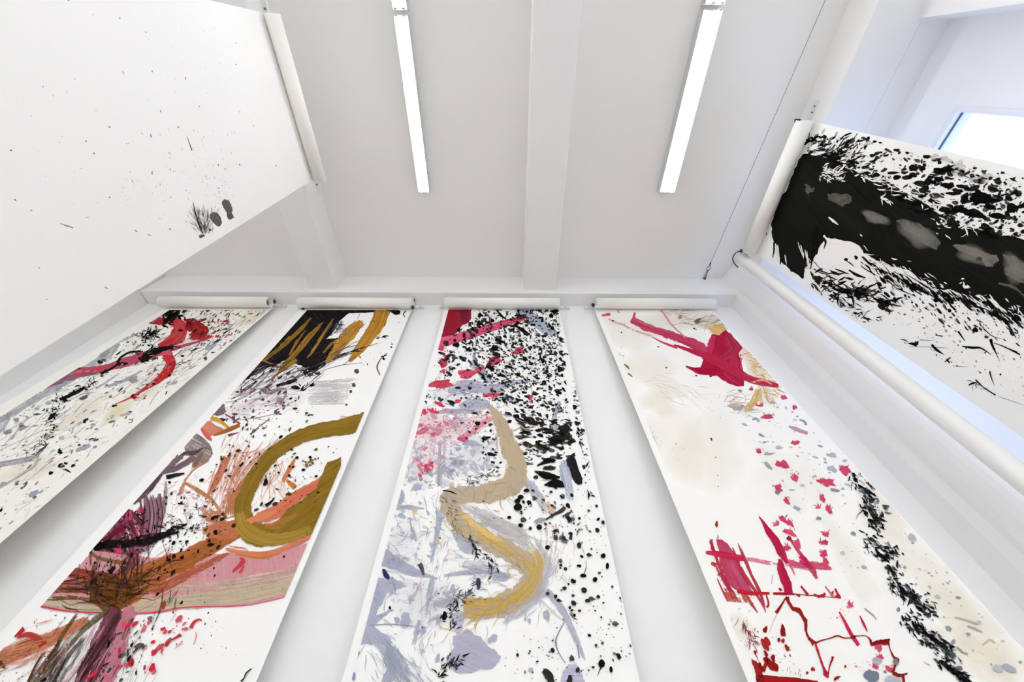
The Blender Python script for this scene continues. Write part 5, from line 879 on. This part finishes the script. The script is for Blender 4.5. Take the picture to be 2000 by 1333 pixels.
k.splat([(940,60),(1420,66),(1200,230),(1020,270),(980,190)], 260, (2,8), [c(70,66,66),BLACK,c(150,50,50),c(120,110,116),c(140,140,150)], -.55, .3, (2,5), irr=.2); k.splat([(1040,130),(1180,110),(1260,190),(1080,240)], 60, (2,8), [c(160,40,40)], -.6, .6, (1.5,4)); k.splat([(960,210),(1240,200),(1060,340),(760,500),(700,420),(880,280)], 150, (2,9), [c(150,146,150),BLACK,c(176,60,70),c(180,180,190)], -.5, .4, (1.5,4)); k.splat([(900,330),(920,360),(890,400),(880,360)], 18, (3,8), [c(170,30,40)], 1.2, .4, (1.2,2.4)); k.splat([(950,110),(1060,120),(1000,180)], 40, (4,14), [c(150,30,30)], -.6, .7, (1.3,3))
k.splat([(860,70),(700,200),(480,330),(0,640),(0,1250),(300,960),(640,680),(900,480),(800,300)], 520, (1.5,9), [c(150,152,158),c(176,178,184),BLACK,c(90,90,90),c(170,150,150)], -.5, .3, (1.8,5.5)); k.splat([(640,200),(840,150),(780,250),(640,260)], 50, (2,8), [BLACK,c(130,130,136)], -.2, .5, (1.2,3)); k.splat([(60,540),(300,420),(380,520),(60,740),(0,720)], 36, (3,15), [c(150,156,170),c(170,176,182),c(176,170,156)], -.3, .3, (1.4,2.6))
for x, y, a, b, g, q in ((170,520,18,10,-.1,c(150,158,178)),(204,478,24,8,0,c(206,204,180)),(115,540,12,5,0,c(150,156,168)),(40,703,22,12,-.4,c(150,160,170)),(85,640,16,8,-.2,c(150,150,140)),(252,552,18,10,-.2,c(170,180,176)),(437,525,22,11,-.5,c(90,100,90)),(575,520,10,6,0,c(130,136,126)),(690,430,26,14,-.1,c(160,160,156)),(550,290,20,14,-.3,c(170,170,170)),(540,330,14,9,0,c(96,106,120)),(320,735,14,12,0,c(190,190,186)),(180,1045,12,7,-.3,c(110,112,120)),(90,965,14,5,-.4,c(130,130,130)),(15,975,18,9,-.4,c(160,160,156))): k.blob(x,y,a,b,g,q,.9,irr=.2)
k.ribbon([(535,275),(520,295),(535,312),(560,300),(565,280),(545,272)], 4, c(150,150,146)); k.ribbon([(690,410),(675,440),(700,446),(720,430)], 4, c(160,160,156)); k.ribbon([(670,640),(690,640),(685,655),(668,655)], 3, c(60,60,60))
k.build('ink_splatter', None, True)

# ------------------------------------------------------------------ plain scroll with two heel prints
K = (0, 0, 2.2214)
FT, FT2 = c(112, 105, 94), c(88, 83, 75)
k = Ink('sl', 81, K)
k.rag([(912,930),(925,920),(945,925),(958,945),(963,970),(955,982),(940,980),(920,962),(910,945)], FT, FT2, .95, .1, .1, 1, edge=.05)
k.rag([(965,872),(975,864),(992,868),(1003,890),(1010,912),(1005,922),(1012,935),(1016,945),(1000,954),(990,952),(984,935),(985,925),(972,905),(962,885)], FT, FT2, .95, .08, .08, 1, edge=.05)
k.build('heel_print', 'grey-brown heel print')
k = Ink('sl', 82, K)
k.rag([(862,1022),(885,1018),(890,1026),(866,1036)], FT, FT2, .95, .1, .12); k.rag([(940,974),(955,972),(958,980),(945,984)], FT2); k.rag([(905,992),(915,994),(920,1002),(908,1004)], FT, FT2, .9, .1, .12)
for i in range(230):
    a = k.R.uniform(-2.55, -1.15) if i % 3 else k.R.gauss(-1.85, .12); r0 = k.R.uniform(4, 110); l = k.R.uniform(10, 46)*(1-r0/260)+6; x, y = 880+math.cos(a)*r0+k.R.uniform(-8,40), 1022+math.sin(a)*r0
    k.ribbon([(x,y),(x+math.cos(a)*l*.5,y+math.sin(a)*l*.5),(x+math.cos(a)*l,y+math.sin(a)*l)], [.5,k.R.uniform(.9,2.4),.4], k.R.choice([c(110,106,100),c(150,146,142),c(80,76,72)]), op=.7, edge=0, jit=.3, step=3)
k.ribbon([(838,878),(848,925),(868,985),(880,1015)], [2,6,8,4], c(70,66,62), dry=.15); k.ribbon([(810,588),(822,622),(833,653)], [1,3.5,4.5], c(80,78,80)); k.ribbon([(258,970),(290,978),(318,990)], [1,2,4], c(140,130,130)); k.ribbon([(262,972),(300,985)], [1,3], c(150,146,146))
def rad(x, y): return math.atan2(460-y, 397-x)
k.splat([(560,560),(1050,560),(1010,860),(900,1000),(560,1020),(500,800)], 300, (.6,2.8), [c(150,150,152),c(190,190,192),c(110,108,108)], rad, .2, (2,5), op=.55); k.splat([(100,300),(900,60),(1120,500),(1020,860),(560,1000),(60,1100),(100,700)], 210, (.6,2.6), [c(196,197,200),c(170,170,174),c(214,214,216)], rad, .25, (1.6,5), op=.8); k.splat([(850,800),(1000,700),(1020,880),(920,920)], 60, (.8,3), [c(120,116,112)], rad, .15, (2,5))
for x, y, a, b, g in ((697,483,6,2.5,1.4),(773,552,4,3,1),(475,551,6,3,1),(373,613,5,2.5,.6),(408,666,5,3,.7),(864,462,5,2.5,1.4),(804,340,7,2,1.5),(762,400,3,3,0),(535,315,8,2.5,1.1),(660,310,5,2.5,1.5),(402,63,5,2,1),(520,78,6,2,1.4),(633,140,5,2.5,1.2),(655,590,8,2.5,1.4),(740,735,6,2,1.4),(660,750,9,3,1.5),(695,800,6,2,1.4),(575,787,6,2.5,1),(476,857,4,3,0),(48,653,6,3,.6),(66,868,7,2.5,.8),(135,913,6,2.5,.3),(378,944,9,2,.2),(205,1300,5,2,.4),(461,1250,9,2.5,.5),(170,1163,5,2,0),(648,1020,9,2,.3),(590,1003,8,2,.4),(738,995,6,3,.5),(1040,715,4,3,1),(1198,720,4,3,0),(1100,547,3,3,0),(1023,188,4,2.5,1),(1025,280,4,2,1),(947,716,6,2,1.3),(187,376,4,3,0),(297,2,5,3,0)): k.blob(x,y,a,b,g,c(110,108,108),.6)
k.build('ink_splatter', None, True)

# ------------------------------------------------------------------ black ink scroll by the window
Q = (1400, 0, 3.173); N_ = (1350, 400, 2.666)
IK, IK2, WG = c(20, 20, 19), c(38, 38, 36), c(112, 108, 100)
k = Ink('sr', 91, (0, 0, 1))
k.rag([(1567,302),(1595,304),(1617,310),(1635,315),(1652,328),(1671,334),(1684,347),(1715,356),(1747,366),(1778,381),(1806,398),(1840,420),(1875,441),(1931,452),(1969,460),(2030,484),(2060,640),(2000,617),(1958,602),(1913,576),(1883,580),(1856,565),(1823,565),(1800,546),(1759,524),(1721,516),(1688,497),(1680,482),(1650,471),(1612,464),(1598,486),(1586,512),(1571,524),(1569,546),(1545,531),(1526,512),(1515,479),(1507,456),(1511,422),(1513,406),(1539,366),(1557,321)], IK, c(30,30,28), 1, .0, .10, .6, 4)
k.build('brush_stroke', 'broad black ink sweep')
k = Ink('sr', 92, Q)
PAP = c(240,238,232)
k.rag([(540,1140),(570,1145),(590,1170),(605,1160),(600,1190),(570,1200),(575,1225),(550,1190)], WG, c(80,78,72), .85, .22, .2, .5); k.rag([(680,1205),(740,1198),(830,1215),(838,1250),(790,1270),(780,1285),(720,1255),(690,1240)], c(128,124,114), c(76,74,68), .68, .12, .14, .5, edge=.1)
k.Z = N_
k.rag([(1065,85),(1110,75),(1160,92),(1230,128),(1262,160),(1300,200),(1275,238),(1240,215),(1190,190),(1150,150),(1110,130)], c(128,124,118), c(84,82,78), .68, .08, .12, .6, edge=.1); k.rag([(1355,212),(1400,208),(1452,220),(1520,245),(1590,260),(1605,290),(1570,325),(1530,320),(1500,275),(1450,262),(1400,245)], c(140,134,124), c(110,106,98), .74, .05, .12, .6, edge=.08); k.rag([(1615,250),(1690,270),(1760,330),(1760,420),(1700,400),(1640,370),(1625,340),(1660,320),(1640,290)], c(120,114,104), c(90,86,80), .74, .05, .12, .6, edge=.08)
k.rag([(895,35),(960,40),(1020,70),(1015,95),(960,100),(910,80)], c(66,64,60), c(96,94,88), .85, .2, .14, .6); k.wash(1180,160,110,66,0.6,c(150,146,138),1.1); k.wash(1480,265,130,44,0.35,c(150,146,138),1.1); k.wash(1690,335,90,70,0.6,c(150,146,138),1.1); k.wash(960,68,76,34,0.4,c(150,146,138),1.1); k.blob(1500,283,16,11,.3,c(70,66,60),.9); k.ribbon([(1420,0),(1300,80),(1180,90)], [30,60,20], c(52,51,48), c(30,30,29), .7, .3); k.ribbon([(760,30),(840,110),(960,160)], [60,50,20], c(40,40,38), c(26,26,25), .8, .3); k.ribbon([(1600,410),(1680,430),(1740,480)], [12,20,10], c(84,80,74), dry=.3)
k.build('brush_stroke', 'grey washed-out patches in the black')
k = Ink('sr', 93, Q)
IB = [IK, IK, c(34,34,33)]
DA = -.42
k.splat([(620,960),(760,920),(1000,1080),(1350,1310),(1250,1333),(1000,1150),(760,1060)], 240, (4,22), IB, .25, .35, (1.6,4.5), irr=.16); k.splat([(560,830),(900,850),(1300,960),(1904,1100),(1904,1500),(1500,1420),(1300,1300),(980,1080),(700,980),(545,930)], 620, (2,15), IB, -.15, .5, (1.1,3), pw=2.0); k.splat([(1100,1000),(1700,1080),(1904,1200),(1904,1520),(1560,1440),(1200,1180)], 170, (6,28), IB, .1, .4, (1.1,2.2), pw=1.7, irr=.12)
k.twigs([(620,970),(720,930),(840,900)], 26, 70, (40,110), (4,12), -.65, .2, [IK]); k.splat([(545,940),(600,840),(900,860),(900,1000),(700,985)], 170, (2.5,11), IB, -.62, .22, (1.6,4.5), irr=.25); k.twigs([(700,990),(860,1030)], 24, 60, (40,110), (4,12), -.5, .25, [IK]); k.twigs([(545,900),(575,870)], 14, 24, (20,50), (6,14), -.9, .4, [IK]); k.splat([(555,830),(760,830),(720,930),(560,950)], 40, (3,10), [c(150,148,142),IK], -.9, .3, (1.3,3))
for x, y, a, b, g in ((1216,1042,26,22,-.2),(980,1090,32,20,-.2),(978,878,14,7,-.2),(1374,1112,26,20,.1),(1322,1100,16,14,0),(1302,972,28,11,.1),(1380,1006,14,11,.3),(1430,1150,36,18,.1),(1295,1166,20,15,-.3),(1620,1124,34,12,-.1),(1640,1228,72,36,.25),(1720,1245,40,12,-.1),(1696,1280,34,18,.5),(1830,1290,40,28,.1),(1888,1278,24,16,-.3),(1510,1155,24,13,.1),(1552,1170,20,15,.2),(1465,1200,50,10,0),(1490,1292,40,18,-.3),(1520,1062,16,11,.1),(1806,1225,20,14,.4),(1556,1250,26,9,0),(1410,1300,44,16,.1),(1440,1056,12,10,.4),(1180,948,12,8,.2),(1465,1028,16,6,-.2),(1745,1107,12,7,0),(1115,1100,26,14,-.3),(1090,1072,36,9,0),(1600,1330,60,20,.3),(1740,1340,50,20,.2),(1345,1250,40,14,.3),(1665,1060,8,5,0),(1840,1166,7,5,0),(1270,1000,5,16,.2)):
    k.blob(x,y,a,b,g,IK,irr=.2,tail=.15)
for x, y, a, b, g, q in ((935,885,20,18,0,c(190,186,178)),(1420,990,40,18,.2,c(190,188,182)),(1500,1050,40,60,.6,c(214,212,206)),(1640,1110,80,26,-.1,c(206,204,198)),(1350,975,30,18,0,c(200,196,188)),(660,815,8,18,.4,c(190,188,182)),(740,830,9,14,.3,c(190,188,182)),(590,892,9,13,.2,c(180,178,170)),(615,838,7,9,0,c(180,178,170)),(605,938,10,9,0,c(176,174,166))): k.blob(x,y,a,b,g,q,.6,irr=.3,dry=.2)
k.ribbon([(1510,1060),(1530,1090),(1620,1120)], [6,8,4], c(150,148,142), op=.8); k.ribbon([(1300,1155),(1340,1125),(1380,1110)], [8,10,5], IK)
k.build('ink_splatter', None, True)
k = Ink('sr', 94, Q)   # bare paper showing through the ink edge
k.twigs([(640,1060),(700,1060),(760,1090)], 30, 40, (24,70), (4,11), -.2, .4, [PAP]); k.twigs([(640,1090),(700,1115)], 14, 26, (16,36), (4,10), .3, .7, [PAP]); k.twigs([(770,960),(860,1030),(950,1090),(1060,1150)], 60, 50, (24,70), (3,10), .05, .4, [PAP]); k.twigs([(1010,1220),(1060,1250)], 10, 16, (20,44), (4,9), .3, .4, [PAP]); k.twigs([(1130,1210),(1250,1200),(1340,1290)], 30, 50, (20,60), (3,9), .1, .4, [PAP])
k.Z = N_
k.twigs([(570,190),(600,230),(620,330)], 10, 20, (40,80), (4,9), 1.35, .12, [PAP]); k.twigs([(440,205),(480,280)], 6, 20, (40,90), (6,12), 1.45, .1, [PAP]); k.twigs([(880,260),(1000,320),(1200,400),(1400,470),(1700,590)], 120, 60, (20,64), (3,8), .7, .25, [PAP]); k.ribbon([(715,65),(740,85),(765,105)], [6,14,4], PAP); k.ribbon([(880,155),(890,165)], 6, PAP); k.twigs([(1415,400),(1440,430)], 6, 20, (14,34), (6,14), .8, .4, [PAP]); k.ribbon([(690,160),(720,200),(800,205)], [10,20,5], PAP); k.twigs([(1280,50),(1300,100),(1480,130)], 30, 50, (14,50), (3,10), .2, .5, [PAP])
k.build('ink_splatter', None, True)
k = Ink('sr', 95, N_)
k.twigs([(880,270),(1000,330),(1160,390),(1300,450),(1480,480),(1600,550),(1740,620)], 60, 70, (40,130), (3,11), .72, .1, [IK]); k.splat([(880,260),(1260,440),(1520,500),(1740,600),(1740,660),(1500,560),(1240,480),(1000,400)], 190, (4,18), IB, .72, .15, (2.5,6), irr=.15); k.splat([(880,290),(1260,450),(1520,520),(1740,640),(1740,740),(1300,640),(1000,470)], 330, (1.5,12), IB, .75, .25, (1.4,4), pw=2.2); k.splat([(600,330),(900,300),(1300,560),(1740,800),(1740,1000),(1100,720),(700,430)], 260, (1.2,6), [IK,c(90,88,86),c(150,148,144)], .6, .4, (1.2,4))
for x, y, a, b, g in ((1275,497,14,13,0),(1345,552,10,10,0),(1480,652,13,14,0),(1320,470,18,12,.6),(1350,500,26,10,.8),(1560,520,34,10,.9),(1700,590,24,12,.7),(1590,570,22,12,1.0),(1525,508,9,7,0),(806,286,11,8,.2),(858,275,12,8,.8),(1095,440,6,6,0),(1150,510,5,5,0),(1610,885,5,6,0),(1115,475,7,7,0),(1240,340,10,6,0)): k.blob(x,y,a,b,g,IK,irr=.15)
k.twigs([(650,370),(740,410),(820,440),(920,460),(1010,520)], 110, 46, (24,80), (4,13), .3, .4, [IK,IK,c(60,54,46)]); k.twigs([(640,400),(760,490),(860,570),(920,600)], 60, 36, (20,60), (2,8), .5, .4, [IK]); k.blob(1000,520,30,24,.3,IK,irr=.3); k.blob(880,455,44,22,.2,IK,irr=.4); k.blob(795,450,50,14,.3,IK,irr=.4); k.blob(660,390,24,18,.3,c(50,42,34),irr=.4); k.blob(925,450,14,11,0,c(130,126,116)); k.ribbon([(820,340),(860,365),(908,382)], [6,16,6], IK); k.ribbon([(750,335),(790,350),(815,362)], [6,9,4], IK); k.blob(745,478,22,9,.4,c(46,40,34),irr=.4)
for p, w in (([(640,140),(635,240),(622,335)], [22,14,4]), ([(660,200),(652,260)], [20,8]), ([(650,110),(648,200)], [24,16]), ([(432,195),(430,240),(424,276)], [10,9,3]), ([(468,240),(466,290),(463,312)], [14,10,4]), ([(395,80),(392,110),(393,160)], [4,9,4]), ([(670,160),(700,190),(690,230)], [10,12,4]), ([(585,330),(620,331)], [3,2]), ([(625,280),(680,345)], [4,3]),
             ([(1410,738),(1460,745),(1510,748),(1562,782)], [6,12,9,3]), ([(1090,700),(1112,706),(1132,718)], [3,6,2]), ([(1253,728),(1275,755),(1318,782)], [12,16,2]), ([(1558,700),(1570,740),(1585,770),(1606,818)], [18,12,5,1]), ([(1575,720),(1640,745),(1712,782)], [3,6,8]), ([(1480,912),(1520,950),(1585,993)], [8,5,7]), ([(1445,940),(1470,928),(1490,930)], [7,9,3]), ([(1555,868),(1560,895),(1580,945)], [9,7,1]), ([(1130,740),(1250,742),(1340,748)], [1,2.5,1]), ([(1190,705),(1260,708)], [3,1.5]), ([(1270,680),(1308,686)], [4,5]), ([(1320,820),(1350,795)], [4,8]), ([(1330,805),(1345,825)], [10,5]), ([(1390,660),(1425,710)], [12,3]), ([(1600,1000),(1733,1045)], [2,1.5]), ([(1500,620),(1560,680),(1620,700)], [5,4,1]), ([(1650,560),(1700,610)], [14,4]), ([(1640,745),(1700,770)], [3,7]), ([(1360,840),(1440,846)], [2,1])):
    k.ribbon(p, w, IK, jit=.15)
k.rag([(1125,724),(1155,718),(1185,709),(1183,728),(1172,740)], IK); k.twigs([(1440,930),(1500,950)], 8, 20, (10,30), (2,5), .5, .8, [IK])
k.build('ink_splatter', None, True)
